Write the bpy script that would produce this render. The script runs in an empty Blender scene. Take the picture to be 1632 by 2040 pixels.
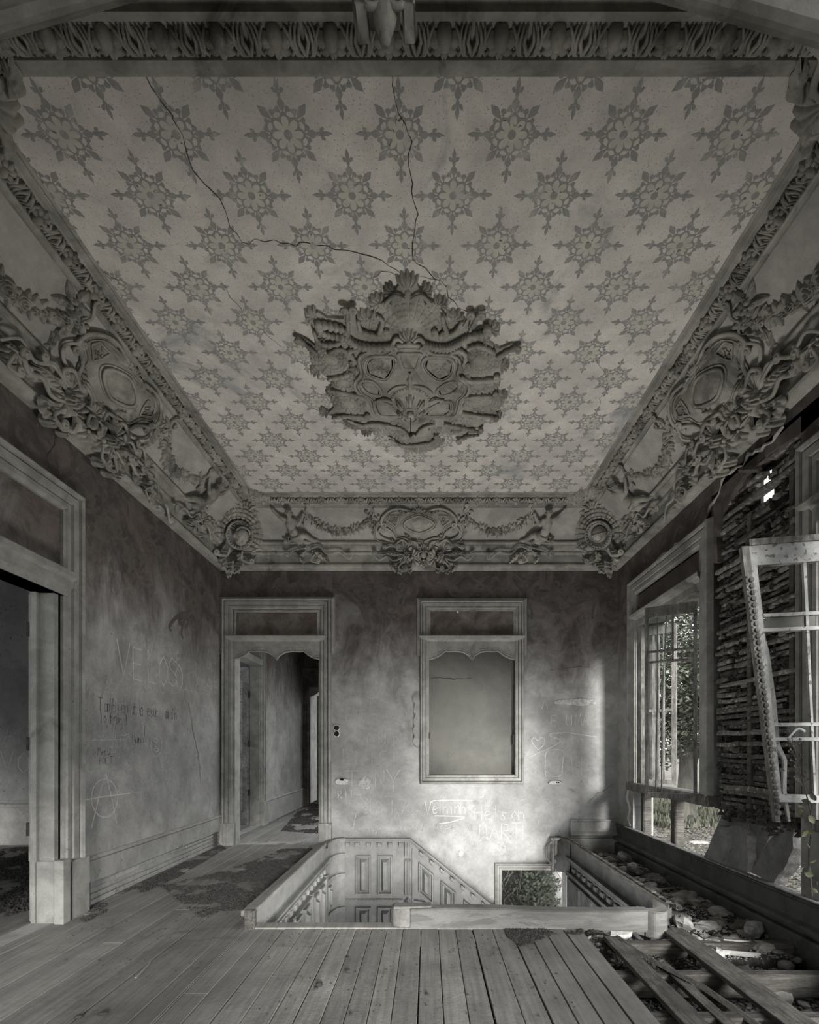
import bpy, math, random
import numpy as np
from mathutils import Matrix, Vector
random.seed(7); np.random.seed(7)
R = random.uniform
PI = math.pi
SC = bpy.context.scene
COL = SC.collection
# ------------------------------------------------------------------ camera, sky, light
F, CX, CY, HC = 1010.0, 852.0, 1490.0, 1.28     # focal length and vanishing point in pixels of the 1632x2040 frame, eye height
cam = bpy.data.cameras.new('camera'); camo = bpy.data.objects.new('camera', cam); COL.objects.link(camo)
camo.location = (0, 0, HC); camo.rotation_euler = (PI / 2, 0, 0)
cam.sensor_fit = 'HORIZONTAL'; cam.sensor_width = 36; cam.lens = 36 * F / 1632
cam.shift_x = -(CX - 816) / 1632; cam.shift_y = (CY - 1020) / 1632
cam.clip_start = 0.05; cam.clip_end = 200
SC.camera = camo
world = bpy.data.worlds.new('overcast_sky'); SC.world = world; world.use_nodes = True
wn = world.node_tree.nodes['Background']; wn.inputs[0].default_value = (0.965, 0.975, 1.0, 1); wn.inputs[1].default_value = 1.6
sun = bpy.data.lights.new('hazy_sun', 'SUN'); suno = bpy.data.objects.new('hazy_sun', sun); COL.objects.link(suno)
sun.energy = 4.0; sun.angle = math.radians(12); sun.color = (1.0, 0.99, 0.97)
suno.rotation_euler = Vector((-0.25, 1.0, -0.235)).to_track_quat('-Z', 'Y').to_euler()
fill = bpy.data.lights.new('stairwell_fill', 'AREA'); fillo = bpy.data.objects.new('stairwell_fill', fill); COL.objects.link(fillo)   # added lamp, unseen low in the stairwell, brightening the ceiling
fill.shape = 'RECTANGLE'; fill.size = 1.4; fill.size_y = 1.2; fill.energy = 62; fill.color = (1, .965, .92)
fillo.location = (.7, 4.4, -2.4); fillo.rotation_euler = Vector((-.25, -.28, 1)).to_track_quat('-Z', 'Y').to_euler()
SC.view_settings.view_transform = 'Standard'; SC.view_settings.look = 'None'
SC.view_settings.gamma = 1; SC.view_settings.use_curve_mapping = False
SC.view_settings.exposure = 1.3
SC.cycles.max_bounces = 10; SC.cycles.diffuse_bounces = 7; SC.cycles.glossy_bounces = 3
SC.cycles.sample_clamp_indirect = 4.0; SC.cycles.caustics_reflective = False; SC.cycles.caustics_refractive = False

# ------------------------------------------------------------------ room numbers (metres, camera stands at x=0 y=0)
XL, XR, YB = -2.747, 2.52, 6.73          # wall planes
CZ = HC + 3.06                           # ceiling
EL, ER, EF, EN = -2.133, 1.916, 6.12, 2.264   # edges of the flat ceiling field
WD = 4.45

def ray(px, py):
    return Vector(((px - CX) / F, 1.0, (CY - py) / F))
def hit(px, py, p0, n):
    d = ray(px, py); o = Vector((0, 0, HC)); n = Vector(n)
    return o + d * ((Vector(p0) - o).dot(n) / d.dot(n))
def onback(px, py, y=YB): return hit(px, py, (0, y, 0), (0, 1, 0))
def onleft(px, py, x=XL): return hit(px, py, (x, 0, 0), (1, 0, 0))
def onright(px, py, x=XR): return hit(px, py, (x, 0, 0), (1, 0, 0))
def onfloor(px, py, z=0): return hit(px, py, (0, 0, z), (0, 0, 1))

# ------------------------------------------------------------------ materials
MT = {}
def material(name, c1, c2=None, scale=4.0, rough=0.9, bump=0.3, bscale=40.0, stretch=(1, 1, 1), spots=None, grain=None, rnd=0.0, band=None, lo=0.35, hi=0.65, bdist=0.01, stain=None, mottle=None):
    m = bpy.data.materials.new(name); m.use_nodes = True; nt = m.node_tree; N = nt.nodes; L = nt.links
    bs = N['Principled BSDF']; bs.inputs['Roughness'].default_value = rough
    bs.inputs['Specular IOR Level'].default_value = 0.25
    geo = N.new('ShaderNodeNewGeometry'); mp = N.new('ShaderNodeMapping'); mp.inputs['Scale'].default_value = stretch
    L.new(geo.outputs['Position'], mp.inputs['Vector'])
    def noise(sc, det=5, ro=0.6, dist=0.0, vec=None):
        n = N.new('ShaderNodeTexNoise'); n.inputs['Scale'].default_value = sc; n.inputs['Detail'].default_value = det
        n.inputs['Roughness'].default_value = ro; n.inputs['Distortion'].default_value = dist
        L.new(vec or mp.outputs['Vector'], n.inputs['Vector']); return n.outputs['Fac']
    def ramp(f, a, b):
        r = N.new('ShaderNodeMapRange'); r.inputs['From Min'].default_value = a; r.inputs['From Max'].default_value = b
        r.interpolation_type = 'SMOOTHSTEP'
        L.new(f, r.inputs['Value']); return r.outputs['Result']
    def mix(fac, a, b, kind='MIX'):
        x = N.new('ShaderNodeMix'); x.data_type = 'RGBA'; x.blend_type = kind
        if isinstance(fac, float): x.inputs[0].default_value = fac
        else: L.new(fac, x.inputs[0])
        for s, k in ((a, 6), (b, 7)):
            if isinstance(s, tuple): x.inputs[k].default_value = (*s, 1)
            else: L.new(s, x.inputs[k])
        return x.outputs[2]
    def math_(op, a, b):
        x = N.new('ShaderNodeMath'); x.operation = op
        for s, k in ((a, 0), (b, 1)):
            if isinstance(s, (int, float)): x.inputs[k].default_value = s
            else: L.new(s, x.inputs[k])
        return x.outputs[0]
    m['_'] = 1
    col = mix(ramp(noise(scale, 6, 0.65, 0.4), lo, hi), c1, c2 or c1)
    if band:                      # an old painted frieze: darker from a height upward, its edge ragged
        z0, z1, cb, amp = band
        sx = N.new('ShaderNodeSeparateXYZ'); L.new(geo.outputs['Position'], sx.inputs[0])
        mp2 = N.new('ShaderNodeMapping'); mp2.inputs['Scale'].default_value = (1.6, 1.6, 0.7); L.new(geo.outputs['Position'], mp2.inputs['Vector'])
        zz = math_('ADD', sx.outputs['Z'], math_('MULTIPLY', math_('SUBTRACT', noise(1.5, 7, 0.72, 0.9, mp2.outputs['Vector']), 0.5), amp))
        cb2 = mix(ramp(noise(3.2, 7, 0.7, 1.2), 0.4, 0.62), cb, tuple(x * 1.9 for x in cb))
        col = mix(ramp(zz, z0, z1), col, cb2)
    if stain:
        sc, a, b, cs = stain
        col = mix(ramp(noise(sc, 6, 0.7, 0.8), a, b), col, cs)
    if spots:
        sc, thr, cs = spots
        col = mix(ramp(noise(sc, 3, 0.5), thr, thr + 0.05), col, cs)
    if grain:
        gs, amt, cg = grain
        mp3 = N.new('ShaderNodeMapping'); mp3.inputs['Scale'].default_value = gs; L.new(geo.outputs['Position'], mp3.inputs['Vector'])
        g = ramp(noise(1.0, 6, 0.7, 0.35, mp3.outputs['Vector']), 0.35, 0.68)
        col = mix(math_('MULTIPLY', g, amt), col, cg)
    if mottle:
        ms, amt = mottle
        v = math_('ADD', math_('MULTIPLY', math_('SUBTRACT', noise(ms, 9, 0.78, 0.3), 0.5), amt * 3), 1.0)
        cc = N.new('ShaderNodeCombineColor'); [L.new(v, cc.inputs[k]) for k in range(3)]
        col = mix(1.0, col, cc.outputs[0], 'MULTIPLY')
    if rnd:
        oi = N.new('ShaderNodeObjectInfo')
        v = math_('ADD', math_('MULTIPLY', oi.outputs['Random'], rnd * 2), 1 - rnd)
        cc = N.new('ShaderNodeCombineColor'); [L.new(v, cc.inputs[k]) for k in range(3)]
        col = mix(1.0, col, cc.outputs[0], 'MULTIPLY')
    L.new(col, bs.inputs['Base Color'])
    if bump:
        b = N.new('ShaderNodeBump'); b.inputs['Strength'].default_value = bump; b.inputs['Distance'].default_value = bdist
        L.new(noise(bscale, 6, 0.7), b.inputs['Height']); L.new(b.outputs[0], bs.inputs['Normal'])
    MT[name] = m
    return m
material('ceiling_plaster', (.61, .575, .52), (.48, .455, .415), 1.6, bump=.25, bscale=60, spots=(120, .62, (.30, .295, .28)), stain=(1.1, .54, .72, (.30, .31, .30)), mottle=(4, .22))
material('stencil_grey', (.26, .255, .24), (.40, .39, .36), 9, bump=.2, bscale=60, spots=(40, .62, (.28, .27, .24)), lo=.45, hi=.75)
material('stencil_ochre', (.50, .485, .415), (.43, .42, .37), 9, bump=.2, bscale=60, spots=(40, .64, (.13, .13, .12)))
material('moulded_plaster', (.37, .355, .315), (.22, .213, .185), 3.5, bump=.5, bscale=70, stain=(2.2, .50, .66, (.12, .115, .10)), mottle=(9, .3))
material('cornice_plaster', (.33, .32, .285), (.20, .195, .172), 3, bump=.45, bscale=50, stretch=(1, 1, 1), stain=(1.7, .52, .7, (.095, .09, .08)), mottle=(8, .35))
material('frieze_plaster', (.38, .365, .335), (.26, .25, .23), 2.2, bump=.3, bscale=50, mottle=(5, .3))
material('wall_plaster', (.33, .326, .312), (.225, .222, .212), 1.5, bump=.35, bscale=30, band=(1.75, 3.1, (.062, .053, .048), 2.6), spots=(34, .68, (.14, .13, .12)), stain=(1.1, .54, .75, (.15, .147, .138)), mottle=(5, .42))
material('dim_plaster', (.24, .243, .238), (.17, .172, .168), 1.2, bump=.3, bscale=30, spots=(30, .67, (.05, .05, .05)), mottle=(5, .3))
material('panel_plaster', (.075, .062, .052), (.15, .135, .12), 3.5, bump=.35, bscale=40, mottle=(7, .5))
material('niche_plaster', (.135, .132, .115), (.095, .094, .086), .9, bump=.2, bscale=35, spots=(30, .7, (.09, .09, .08)), mottle=(3, .2))  # blind panel tone: shade of the recess put into a darker plaster colour
material('casing_paint', (.265, .262, .24), (.185, .183, .168), 5, rough=.6, bump=.3, bscale=60, spots=(55, .69, (.09, .085, .075)), stain=(2.3, .57, .75, (.12, .117, .105)), mottle=(9, .3))
material('skirting_paint', (.29, .287, .27), (.21, .207, .195), 4, rough=.7, bump=.3, bscale=50, spots=(28, .67, (.12, .115, .105)), mottle=(8, .35))
material('dark_skirting', (.085, .085, .083), (.045, .045, .044), 5, rough=.6, bump=.4, bscale=50, stain=(4, .55, .7, (.025, .024, .022)))
material('floor_wood', (.215, .212, .196), (.155, .152, .14), 1.3, rough=.6, bump=.35, bscale=30, grain=((42, 1.5, 42), .5, (.075, .07, .063)), rnd=.13, stain=(1.8, .55, .72, (.085, .08, .073)), mottle=(3, .3))
material('decayed_wood', (.16, .152, .135), (.09, .085, .075), 5, bump=.8, bscale=45, grain=((50, 5, 50), .8, (.03, .028, .025)), rnd=.25)
material('joist_wood', (.13, .123, .11), (.07, .065, .058), 5, bump=.8, bscale=45, grain=((5, 50, 50), .8, (.025, .023, .02)))
material('lath_wood', (.15, .142, .13), (.085, .078, .07), 9, bump=.9, bscale=60, rnd=.45, spots=(26, .57, (.25, .243, .225)))
material('mortar', (.16, .153, .14), (.085, .08, .073), 14, bump=1, bscale=50, bdist=.02)
material('brick_backing', (.035, .031, .028), (.015, .014, .013), 6, bump=1, bscale=25, bdist=.02)
material('weathered_paint', (.34, .34, .325), (.21, .21, .20), 7, rough=.6, bump=.5, bscale=70, spots=(30, .60, (.12, .11, .10)))
material('peeling_board', (.17, .168, .157), (.105, .103, .095), 2.5, rough=.6, bump=.5, bscale=60, stretch=(.6, 1, 2.5), stain=(5, .52, .56, (.11, .107, .10)), mottle=(9, .3))
material('rotten_frame', (.25, .245, .225), (.12, .115, .105), 8, bump=.8, bscale=60, grain=((40, 40, 5), .7, (.05, .047, .042)))
material('stair_paint', (.18, .18, .171), (.135, .135, .128), 5, rough=.6, bump=.3, bscale=60, spots=(30, .68, (.16, .155, .14)), mottle=(8, .25))
material('slab_plaster', (.21, .21, .205), (.14, .14, .136), 4, bump=.4, bscale=40, spots=(25, .66, (.08, .08, .078)), mottle=(6, .4))
material('slab_edge', (.46, .45, .425), (.30, .29, .275), 20, bump=1, bscale=60)
material('stone', (.36, .352, .33), (.20, .197, .185), 9, bump=.9, bscale=30, bdist=.02, rnd=.3)
material('litter', (.055, .053, .05), (.025, .024, .022), 30, bump=.5, bscale=60, rnd=0)
material('dirt', (.095, .09, .082), (.04, .038, .034), 12, bump=1, bscale=60, bdist=.03, spots=(60, .60, (.20, .19, .175)))
material('gap_black', (.012, .011, .010), (.008, .008, .007), 6, bump=0)
material('crack_line', (.05, .047, .042), (.03, .028, .026), 6, bump=0)
material('chalk_scratch', (.55, .545, .53), (.36, .355, .34), 25, bump=0)
material('faint_scratch', (.43, .425, .41), (.27, .267, .257), 25, bump=0, lo=.4, hi=.6)
material('charcoal_mark', (.055, .052, .05), (.12, .115, .11), 25, bump=0)
material('mural_dark', (.10, .092, .084), (.13, .122, .112), 7, bump=0)
material('mural_light', (.105, .095, .085), (.075, .066, .06), 6, bump=.3, bscale=50)
material('mural_red', (.115, .098, .09), (.085, .073, .067), 5, bump=.3, bscale=50)
material('bare_plaster', (.62, .61, .58), (.45, .44, .42), 14, bump=1, bscale=50)
material('iron', (.05, .046, .042), (.03, .028, .026), 20, rough=.7, bump=.5, bscale=80)
material('leaf_green', (.085, .094, .072), (.14, .15, .115), 3, rough=.5, bump=0, rnd=0)
material('leaf_yellow', (.26, .25, .16), (.17, .18, .10), 3, rough=.5, bump=0)
material('bark', (.11,.105,.09), (.06,.057,.05), 6, bump=1, bscale=20, bdist=.05, stretch=(1, 1, .3))
material('forest_floor', (.085, .08, .066), (.15, .142, .12), 3, bump=1, bscale=12, bdist=.08, spots=(14, .60, (.24, .23, .205)))
material('grass', (.125, .128, .095), (.085, .088, .065), 3, bump=1, bscale=20, bdist=.05)
material('pale_stone', (.42, .415, .39), (.28, .275, .26), 5, bump=1, bscale=25, bdist=.02)
def glass():
    m = bpy.data.materials.new('window_glass'); m.use_nodes = True; nt = m.node_tree; N = nt.nodes
    out = N['Material Output']; N.remove(N['Principled BSDF'])
    t = N.new('ShaderNodeBsdfTransparent'); t.inputs[0].default_value = (.93, .95, .95, 1)
    g = N.new('ShaderNodeBsdfGlossy'); g.inputs[1].default_value = .08
    x = N.new('ShaderNodeMixShader'); x.inputs[0].default_value = .08
    nt.links.new(t.outputs[0], x.inputs[1]); nt.links.new(g.outputs[0], x.inputs[2]); nt.links.new(x.outputs[0], out.inputs[0]); MT['window_glass'] = m
glass()

# ------------------------------------------------------------------ mesh builder
def catmull(pts, n=6, closed=False):
    P = [np.array(p, float) for p in pts]; k = len(P); out = []
    rng = range(k if closed else k - 1)
    for i in rng:
        if closed: p0, p1, p2, p3 = P[(i - 1) % k], P[i], P[(i + 1) % k], P[(i + 2) % k]
        else: p0, p1, p2, p3 = P[max(i - 1, 0)], P[i], P[i + 1], P[min(i + 2, k - 1)]
        for j in range(n):
            t = j / n
            out.append(0.5 * (2 * p1 + (p2 - p0) * t + (2 * p0 - 5 * p1 + 4 * p2 - p3) * t * t + (3 * p1 - p0 - 3 * p2 + p3) * t ** 3))
    if not closed: out.append(P[-1])
    return out
class MB:
    def __init__(s): s.v = []; s.f = []; s.marks = []
    def mark(s): s.marks.append((len(s.v), len(s.f)))
    def add(s, vs, fs):
        b = len(s.v); s.v += [tuple(map(float, v)) for v in vs]; s.f += [tuple(b + i for i in f) for f in fs]; return s
    def box(s, x0, y0, z0, x1, y1, z1):
        vs = [(x, y, z) for x in (x0, x1) for y in (y0, y1) for z in (z0, z1)]
        return s.add(vs, [(0, 1, 3, 2), (4, 6, 7, 5), (0, 4, 5, 1), (2, 3, 7, 6), (0, 2, 6, 4), (1, 5, 7, 3)])
    def bbox(s, x0, y0, z0, x1, y1, z1, b=0.004):
        """box with chamfered long edges (two extra rings)"""
        xs, ys, zs = sorted((x0, x1)), sorted((y0, y1)), sorted((z0, z1))
        b = min(b, (xs[1] - xs[0]) / 3, (ys[1] - ys[0]) / 3, (zs[1] - zs[0]) / 3)
        vs = []; idx = {}
        for i in (0, 1):
            for j in (0, 1):
                for k in (0, 1):
                    c = (xs[i], ys[j], zs[k]); d = (1 - 2 * i, 1 - 2 * j, 1 - 2 * k)
                    for a in range(3):
                        p = [c[q] + (0 if q == a else d[q] * b) for q in range(3)]
                        idx[i, j, k, a] = len(vs); vs.append(p)
        F_ = []
        for a in range(3):
            o = [q for q in range(3) if q != a]
            for e in (0, 1):
                def key(u, v):
                    t = [0, 0, 0]; t[a] = e; t[o[0]] = u; t[o[1]] = v; return tuple(t)
                F_.append([idx[(*key(u, v), a)] for u, v in ((0, 0), (1, 0), (1, 1), (0, 1))])
        for a in range(3):        # edge bevels run along a
            o = [q for q in range(3) if q != a]
            for u in (0, 1):
                for v in (0, 1):
                    def key(e):
                        t = [0, 0, 0]; t[a] = e; t[o[0]] = u; t[o[1]] = v; return tuple(t)
                    F_.append([idx[(*key(0), o[0])], idx[(*key(1), o[0])], idx[(*key(1), o[1])], idx[(*key(0), o[1])]])
        for i in (0, 1):
            for j in (0, 1):
                for k in (0, 1): F_.append([idx[i, j, k, 0], idx[i, j, k, 1], idx[i, j, k, 2]])
        return s.add(vs, F_)
    def patch(s, f, nu, nv, closed=False):
        vs = [f(i / nu, j / nv) for i in range(nu + (0 if closed else 1)) for j in range(nv + 1)]
        m = nv + 1; n = nu
        fs = [(((i + 1) % n if closed else i + 1) * m + j, ((i + 1) % n if closed else i + 1) * m + j + 1, i * m + j + 1, i * m + j) for i in range(nu) for j in range(nv)]
        return s.add(vs, fs)
    def tube(s, pts, rad, n=7, flat=1.0, ribs=0, ramp=.25, caps=True, up=(0, 0, 1), groove=0):
        P = [np.array(p if len(p) == 3 else (*p, 0), float) for p in pts]; k = len(P); vs = []
        up = np.array(up, float)
        for i, p in enumerate(P):
            t = P[min(i + 1, k - 1)] - P[max(i - 1, 0)]; l = np.linalg.norm(t); t = t / l if l > 1e-9 else np.array((1, 0, 0.))
            u0 = up if abs(t.dot(up)) < .95 else np.array((0, 1, 0.3))
            sd = np.cross(t, u0); sd /= np.linalg.norm(sd); w = np.cross(sd, t)
            r = rad(i / (k - 1)) if callable(rad) else (rad[i] if isinstance(rad, (list, tuple)) else rad)
            if ribs: r *= 1 - ramp * (1 - abs(math.sin(PI * ribs * i / (k - 1))))
            for j in range(n):
                a = 2 * PI * j / n; q = r * (1 - groove * max(0, math.sin(a)) ** 6) if groove else r
                vs.append(p + sd * math.cos(a) * q + w * math.sin(a) * q * flat)
        fs = [(i * n + j, i * n + (j + 1) % n, (i + 1) * n + (j + 1) % n, (i + 1) * n + j) for i in range(k - 1) for j in range(n)]
        if caps: fs += [tuple(range(n))[::-1], tuple((k - 1) * n + j for j in range(n))]
        return s.add(vs, fs)
    def ball(s, c, r, sx=1, sy=1, sz=1, n=8, m=5, rot=None):
        vs = []; c = np.array(c, float)
        for i in range(m + 1):
            th = PI * i / m
            for j in range(n):
                a = 2 * PI * j / n; q = np.array((math.sin(th) * math.cos(a) * sx, math.sin(th) * math.sin(a) * sy, math.cos(th) * sz)) * r
                if rot is not None: q = np.array(rot @ Vector(q))
                vs.append(c + q)
        return s.add(vs, [(i * n + j, (i + 1) * n + j, (i + 1) * n + (j + 1) % n, i * n + (j + 1) % n) for i in range(m) for j in range(n)])
    def prism(s, poly, z0, z1, fr=None, inset=0):
        """polygon in the local XY plane, extruded z0..z1; fr maps (x,y,z) to a point"""
        k = len(poly); fr = fr or (lambda x, y, z: (x, y, z))
        cx = sum(p[0] for p in poly) / k; cy = sum(p[1] for p in poly) / k
        def ins(p):
            d = math.hypot(p[0] - cx, p[1] - cy) or 1; q = max(0, 1 - inset / d); return (cx + (p[0] - cx) * q, cy + (p[1] - cy) * q)
        vs = [fr(p[0], p[1], z0) for p in poly] + [fr(*ins(p), z1) for p in poly]
        return s.add(vs, [tuple(range(k))[::-1], tuple(range(k, 2 * k))] + [(i, (i + 1) % k, k + (i + 1) % k, k + i) for i in range(k)])
    def sweep(s, prof, path):
        """prof: points in (a, b); path: list of functions (a,b)->point, one per station"""
        vs = [st(a, b) for st in path for a, b in prof]; m = len(prof)
        fs = [(i * m + j, i * m + j + 1, (i + 1) * m + j + 1, (i + 1) * m + j) for i in range(len(path) - 1) for j in range(m - 1)]
        return s.add(vs, fs)
    def xf(s, M):
        s.v = [tuple(M @ Vector(v)) for v in s.v]; return s
    def build(s, name, mat, parent=None, M=None, smooth=False, kind=None, label=None):
        me = bpy.data.meshes.new(name); me.from_pydata(s.v, [], s.f); me.materials.append(MT[mat] if isinstance(mat, str) else mat)
        if smooth: me.polygons.foreach_set('use_smooth', [True] * len(me.polygons))
        me.update(); o = bpy.data.objects.new(name, me); COL.objects.link(o)
        if parent: o.parent = parent
        if M is not None: o.matrix_basis = M
        if kind: o['kind'] = kind
        if label: o['label'] = label
        return o
def tag(o, label, cat, group=None, kind=None):
    o['label'] = label
    if cat: o['category'] = cat
    if group: o['group'] = group
    if kind: o['kind'] = kind
    return o
def thing(name, label, cat, loc=(0, 0, 0), M=None, group=None, kind=None):
    o = bpy.data.objects.new(name, None); o.empty_display_size = .1; COL.objects.link(o)
    if M is not None: o.matrix_world = M
    else: o.location = loc
    return tag(o, label, cat, group, kind)
def struct(o, label, cat='structure'):
    return tag(o, label, cat, None, 'structure')
def copy_tree(o, M, label=None):
    c = o.copy(); COL.objects.link(c); c.matrix_world = M
    if label: c['label'] = label
    for ch in list(o.children):
        d = ch.copy(); COL.objects.link(d); d.parent = c
        for g in ch.children:
            e = g.copy(); COL.objects.link(e); e.parent = d
    return c
def frame(o, X, Y):
    X = Vector(X).normalized(); Y = Vector(Y).normalized(); Z = X.cross(Y).normalized(); Y = Z.cross(X)
    M = Matrix((X, Y, Z)).transposed().to_4x4(); M.translation = Vector(o); return M
def local(M, px, py, z=0):
    n = M.col[2].to_3d(); p0 = M.translation + n * z; q = M.inverted() @ hit(px, py, p0, n); return (q.x, q.y)
# ================================================================== STRUCTURE
def cells(mb, us, vs, holes, put):
    us = sorted(set(us) | {a for h in holes for a in h[:2]}); vs = sorted(set(vs) | {a for h in holes for a in h[2:]})
    u0, u1, v0, v1 = us[0], us[-1], vs[0], vs[-1]
    for i in range(len(us) - 1):
        run = None
        for j in range(len(vs) - 1):
            cu, cv = (us[i] + us[i + 1]) / 2, (vs[j] + vs[j + 1]) / 2
            inh = any(h[0] < cu < h[1] and h[2] < cv < h[3] for h in holes)
            if inh:
                if run is not None: put(us[i], us[i + 1], run, vs[j]); run = None
            elif run is None: run = vs[j]
        if run is not None: put(us[i], us[i + 1], run, vs[-1])
def zb(py): return HC + (CY - py) * YB / F
def xb(px): return (px - CX) * YB / F

# ---- back wall
D1 = (-2.58, -1.425, 0, 2.62); NI = (.02, 1.155, zb(1543), 2.64); LO = (.986, 1.84, -2.7, -.34)
mb = MB(); cells(mb, [-6.2, 2.8], [-2.8, 4.6], [D1, NI, LO], lambda a, b, c, d: mb.box(a, YB, c, b, YB + .2, d))
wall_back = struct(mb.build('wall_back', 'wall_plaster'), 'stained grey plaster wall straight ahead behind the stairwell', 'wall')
# ---- left wall with the doorway nearest the viewer
DL = (1.95, 3.77, 0, 2.42)
mb = MB(); cells(mb, [-3, 13], [-.3, 4.6], [DL, (7.0, 8.32, 0, 2.65), (7.0, 8.32, 2.75, 3.2)], lambda a, b, c, d: mb.box(XL - .15, a, c, XL, b, d))
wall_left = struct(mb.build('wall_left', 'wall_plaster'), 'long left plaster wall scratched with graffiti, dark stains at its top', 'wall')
# ---- right wall: two windows, broken out below, laths bared between them
W2 = (4.66, 6.08, .84, 3.12)
RX = XR + .25
holes = [W2, (4.5, 6.22, -.05, .79), (3.42, 4.5, -.05, 3.52), (2.0, 3.22, -.05, 3.1), (-2.8, 1.7, .1, 4.1)]
mb = MB(); cells(mb, [-3, 6.93], [-.6, 4.6], holes, lambda a, b, c, d: mb.box(XR, a, c, RX, b, d))
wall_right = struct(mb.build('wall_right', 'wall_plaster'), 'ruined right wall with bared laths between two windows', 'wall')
# brick behind the laths, with a hole to the sky
hy, hz = onright(1515, 968).y, onright(1515, 968).z
mb = MB(); cells(mb, [3.42, 4.5], [.80, 3.52], [(hy - .02, hy + .13, hz - .08, hz + .11), (hy + .0, hy + .09, hz - .14, hz + .15)], lambda a, b, c, d: mb.box(XR + .09, a, c, XR + .115, b, d))
mb.build('brick_backing', 'brick_backing', wall_right, label='dark brick behind the laths with a small hole to daylight')
# ---- near side: camera room
mb = MB(); cells(mb, [-6.2, 2.8], [-.6, 4.6], [(-5.6, -3.4, .3, 3.0), (-1.2, -.3, .0, 2.2), (.2, 2.1, .0, 2.2)], lambda a, b, c, d: mb.box(a, -3.2, c, b, -3, d))
struct(mb.build('wall_front', 'dim_plaster'), 'wall behind the viewer with tall open windows', 'wall')
mb = MB(); mb.box(-12, -16, -.5, 12, -3.2, -.35); struct(mb.build('bounce_ground', 'pale_stone'), 'added pale stone ground behind the viewer, bouncing light indoors', 'bounce_ground')  # unseen reflector, added to bounce sky and sun up to the ceiling
# ---- side room beyond the left doorway
mb = MB(); cells(mb, [-3, 13], [-.3, 4.6], [(.2, 2.6, .8, 3.4), (6.6, 8.38, 0.2, 4.3), (9.5, 12.5, .5, 3.5)], lambda a, b, c, d: mb.box(-6.2, a, c, -6, b, d))
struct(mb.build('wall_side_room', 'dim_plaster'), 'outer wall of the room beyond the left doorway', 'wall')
mb = MB(); mb.box(-6, 8.42, 0, XL - .15, 8.55, 4.4); struct(mb.build('wall_side_room_far', 'dim_plaster'), 'wall behind the open door leaf in the corridor', 'wall')
mb = MB(); mb.box(-6, YB - .02, 0, XL - .16, YB, 4.4)
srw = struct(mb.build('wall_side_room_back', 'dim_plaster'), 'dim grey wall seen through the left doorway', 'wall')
mb = MB(); mb.box(-6, YB - .05, .30, XL - .16, YB - .02, .52); mb.box(-6, YB - .07, .50, XL - .16, YB - .02, .54); mb.box(-6, YB - .06, .27, XL - .16, YB - .02, .30); mb.box(-6, YB - .045, -.01, XL - .16, YB - .02, .27)
mb.box(-6, YB - .055, .56, XL - .16, YB - .02, .585)
mb.build('dado_rail', 'skirting_paint', srw)
# ---- corridor behind the back door
mb = MB(); cells(mb, [6.93, 13], [-.3, 4.6], [(7.0, 9.6, .4, 3.7)], lambda a, b, c, d: mb.box(-1.15, a, c, -1.0, b, d))
struct(mb.build('wall_corridor_right', 'wall_plaster'), 'right wall of the corridor behind the back doorway', 'wall')
mb = MB(); cells(mb, [XL, -1.15], [-.3, 4.6], [(-2.62, -1.5, 0, 2.62)], lambda a, b, c, d: mb.box(a, 11.2, c, b, 11.35, d))
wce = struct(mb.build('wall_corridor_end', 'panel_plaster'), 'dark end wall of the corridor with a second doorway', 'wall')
# ---- ceiling
mb = MB(); mb.box(EL - .1, EN - .1, CZ, ER + .1, EF + .1, CZ + .1)
ceiling = struct(mb.build('ceiling', 'ceiling_plaster'), 'flat plaster ceiling stencilled with grey star ornaments and cracked', 'ceiling')
mb = MB(); mb.box(-6.2, -3.2, 4.45, 2.8, 7, 4.6); mb.box(-6.2, 7, 4.45, -1.0, 13, 4.6)
struct(mb.build('ceiling_shell', 'dim_plaster'), 'plain ceiling over the neighbouring rooms', 'ceiling')

# ---- floor: every board its own piece
mb = MB(); mb.box(-6.2, -3.2, -.40, -1.27, 6.73, -.13); mb.box(-1.27, -3.2, -.40, XR, 3.60, -.3); mb.box(-1.27, -3.2, -.3, 1.02, 3.60, -.13); mb.box(1.83, 3.6, -.40, XR, 6.73, -.3); mb.box(XL, 6.73, -.4, -1.15, 14, -.13); mb.box(-6.2, 6.73, -.4, XL, 14, -.13)
floor = struct(mb.build('floor', 'gap_black'), 'worn grey board floor running away from the viewer', 'floor')
rs = random.Random(3)
def plank(x0, x1, y0, y1, z=0, mat='floor_wood', parent=None, name='plank', th=.028, wob=0):
    mb = MB(); mb.bbox(x0, y0, -th, x1, y1, 0, .003)
    o = mb.build(name, mat, parent or floor); o.location = (0, 0, z)
    if wob: o.rotation_euler = (rs.uniform(-wob, wob) * .2, 0, 0)
    return o
x = -6.0; n = 0
while x < 1.03:
    w = rs.uniform(.108, .14); g = rs.choice((.003, .004, .006, .009)); x1 = x + w
    if x < XL - .1:
        cuts = [1.2, rs.uniform(3.0, 4.4), 6.7]
    elif x < -1.30: cuts = [1.0, rs.uniform(2.0, 4.5), rs.uniform(5, 6), YB + .1]
    else: cuts = [.8, 3.60] if rs.random() < .7 else [.8, rs.uniform(1.6, 3.3), 3.60]
    if x1 > XL - .08 and x < XL: x1 = min(x1, XL + .0) if False else x1
    if x < -1.27 < x1: x1 = -1.27; 
    for a, b in zip(cuts[:-1], cuts[1:]): plank(x, x1 - g, a + .002, b, rs.uniform(-.003, .002))
    x = x1
x = XL
while x < -1.2:
    w = rs.uniform(.13, .17); plank(x, min(x + w, -1.16) - .005, YB + .1, rs.uniform(8.6, 9.4), rs.uniform(-.003, .002)); x += w
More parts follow.
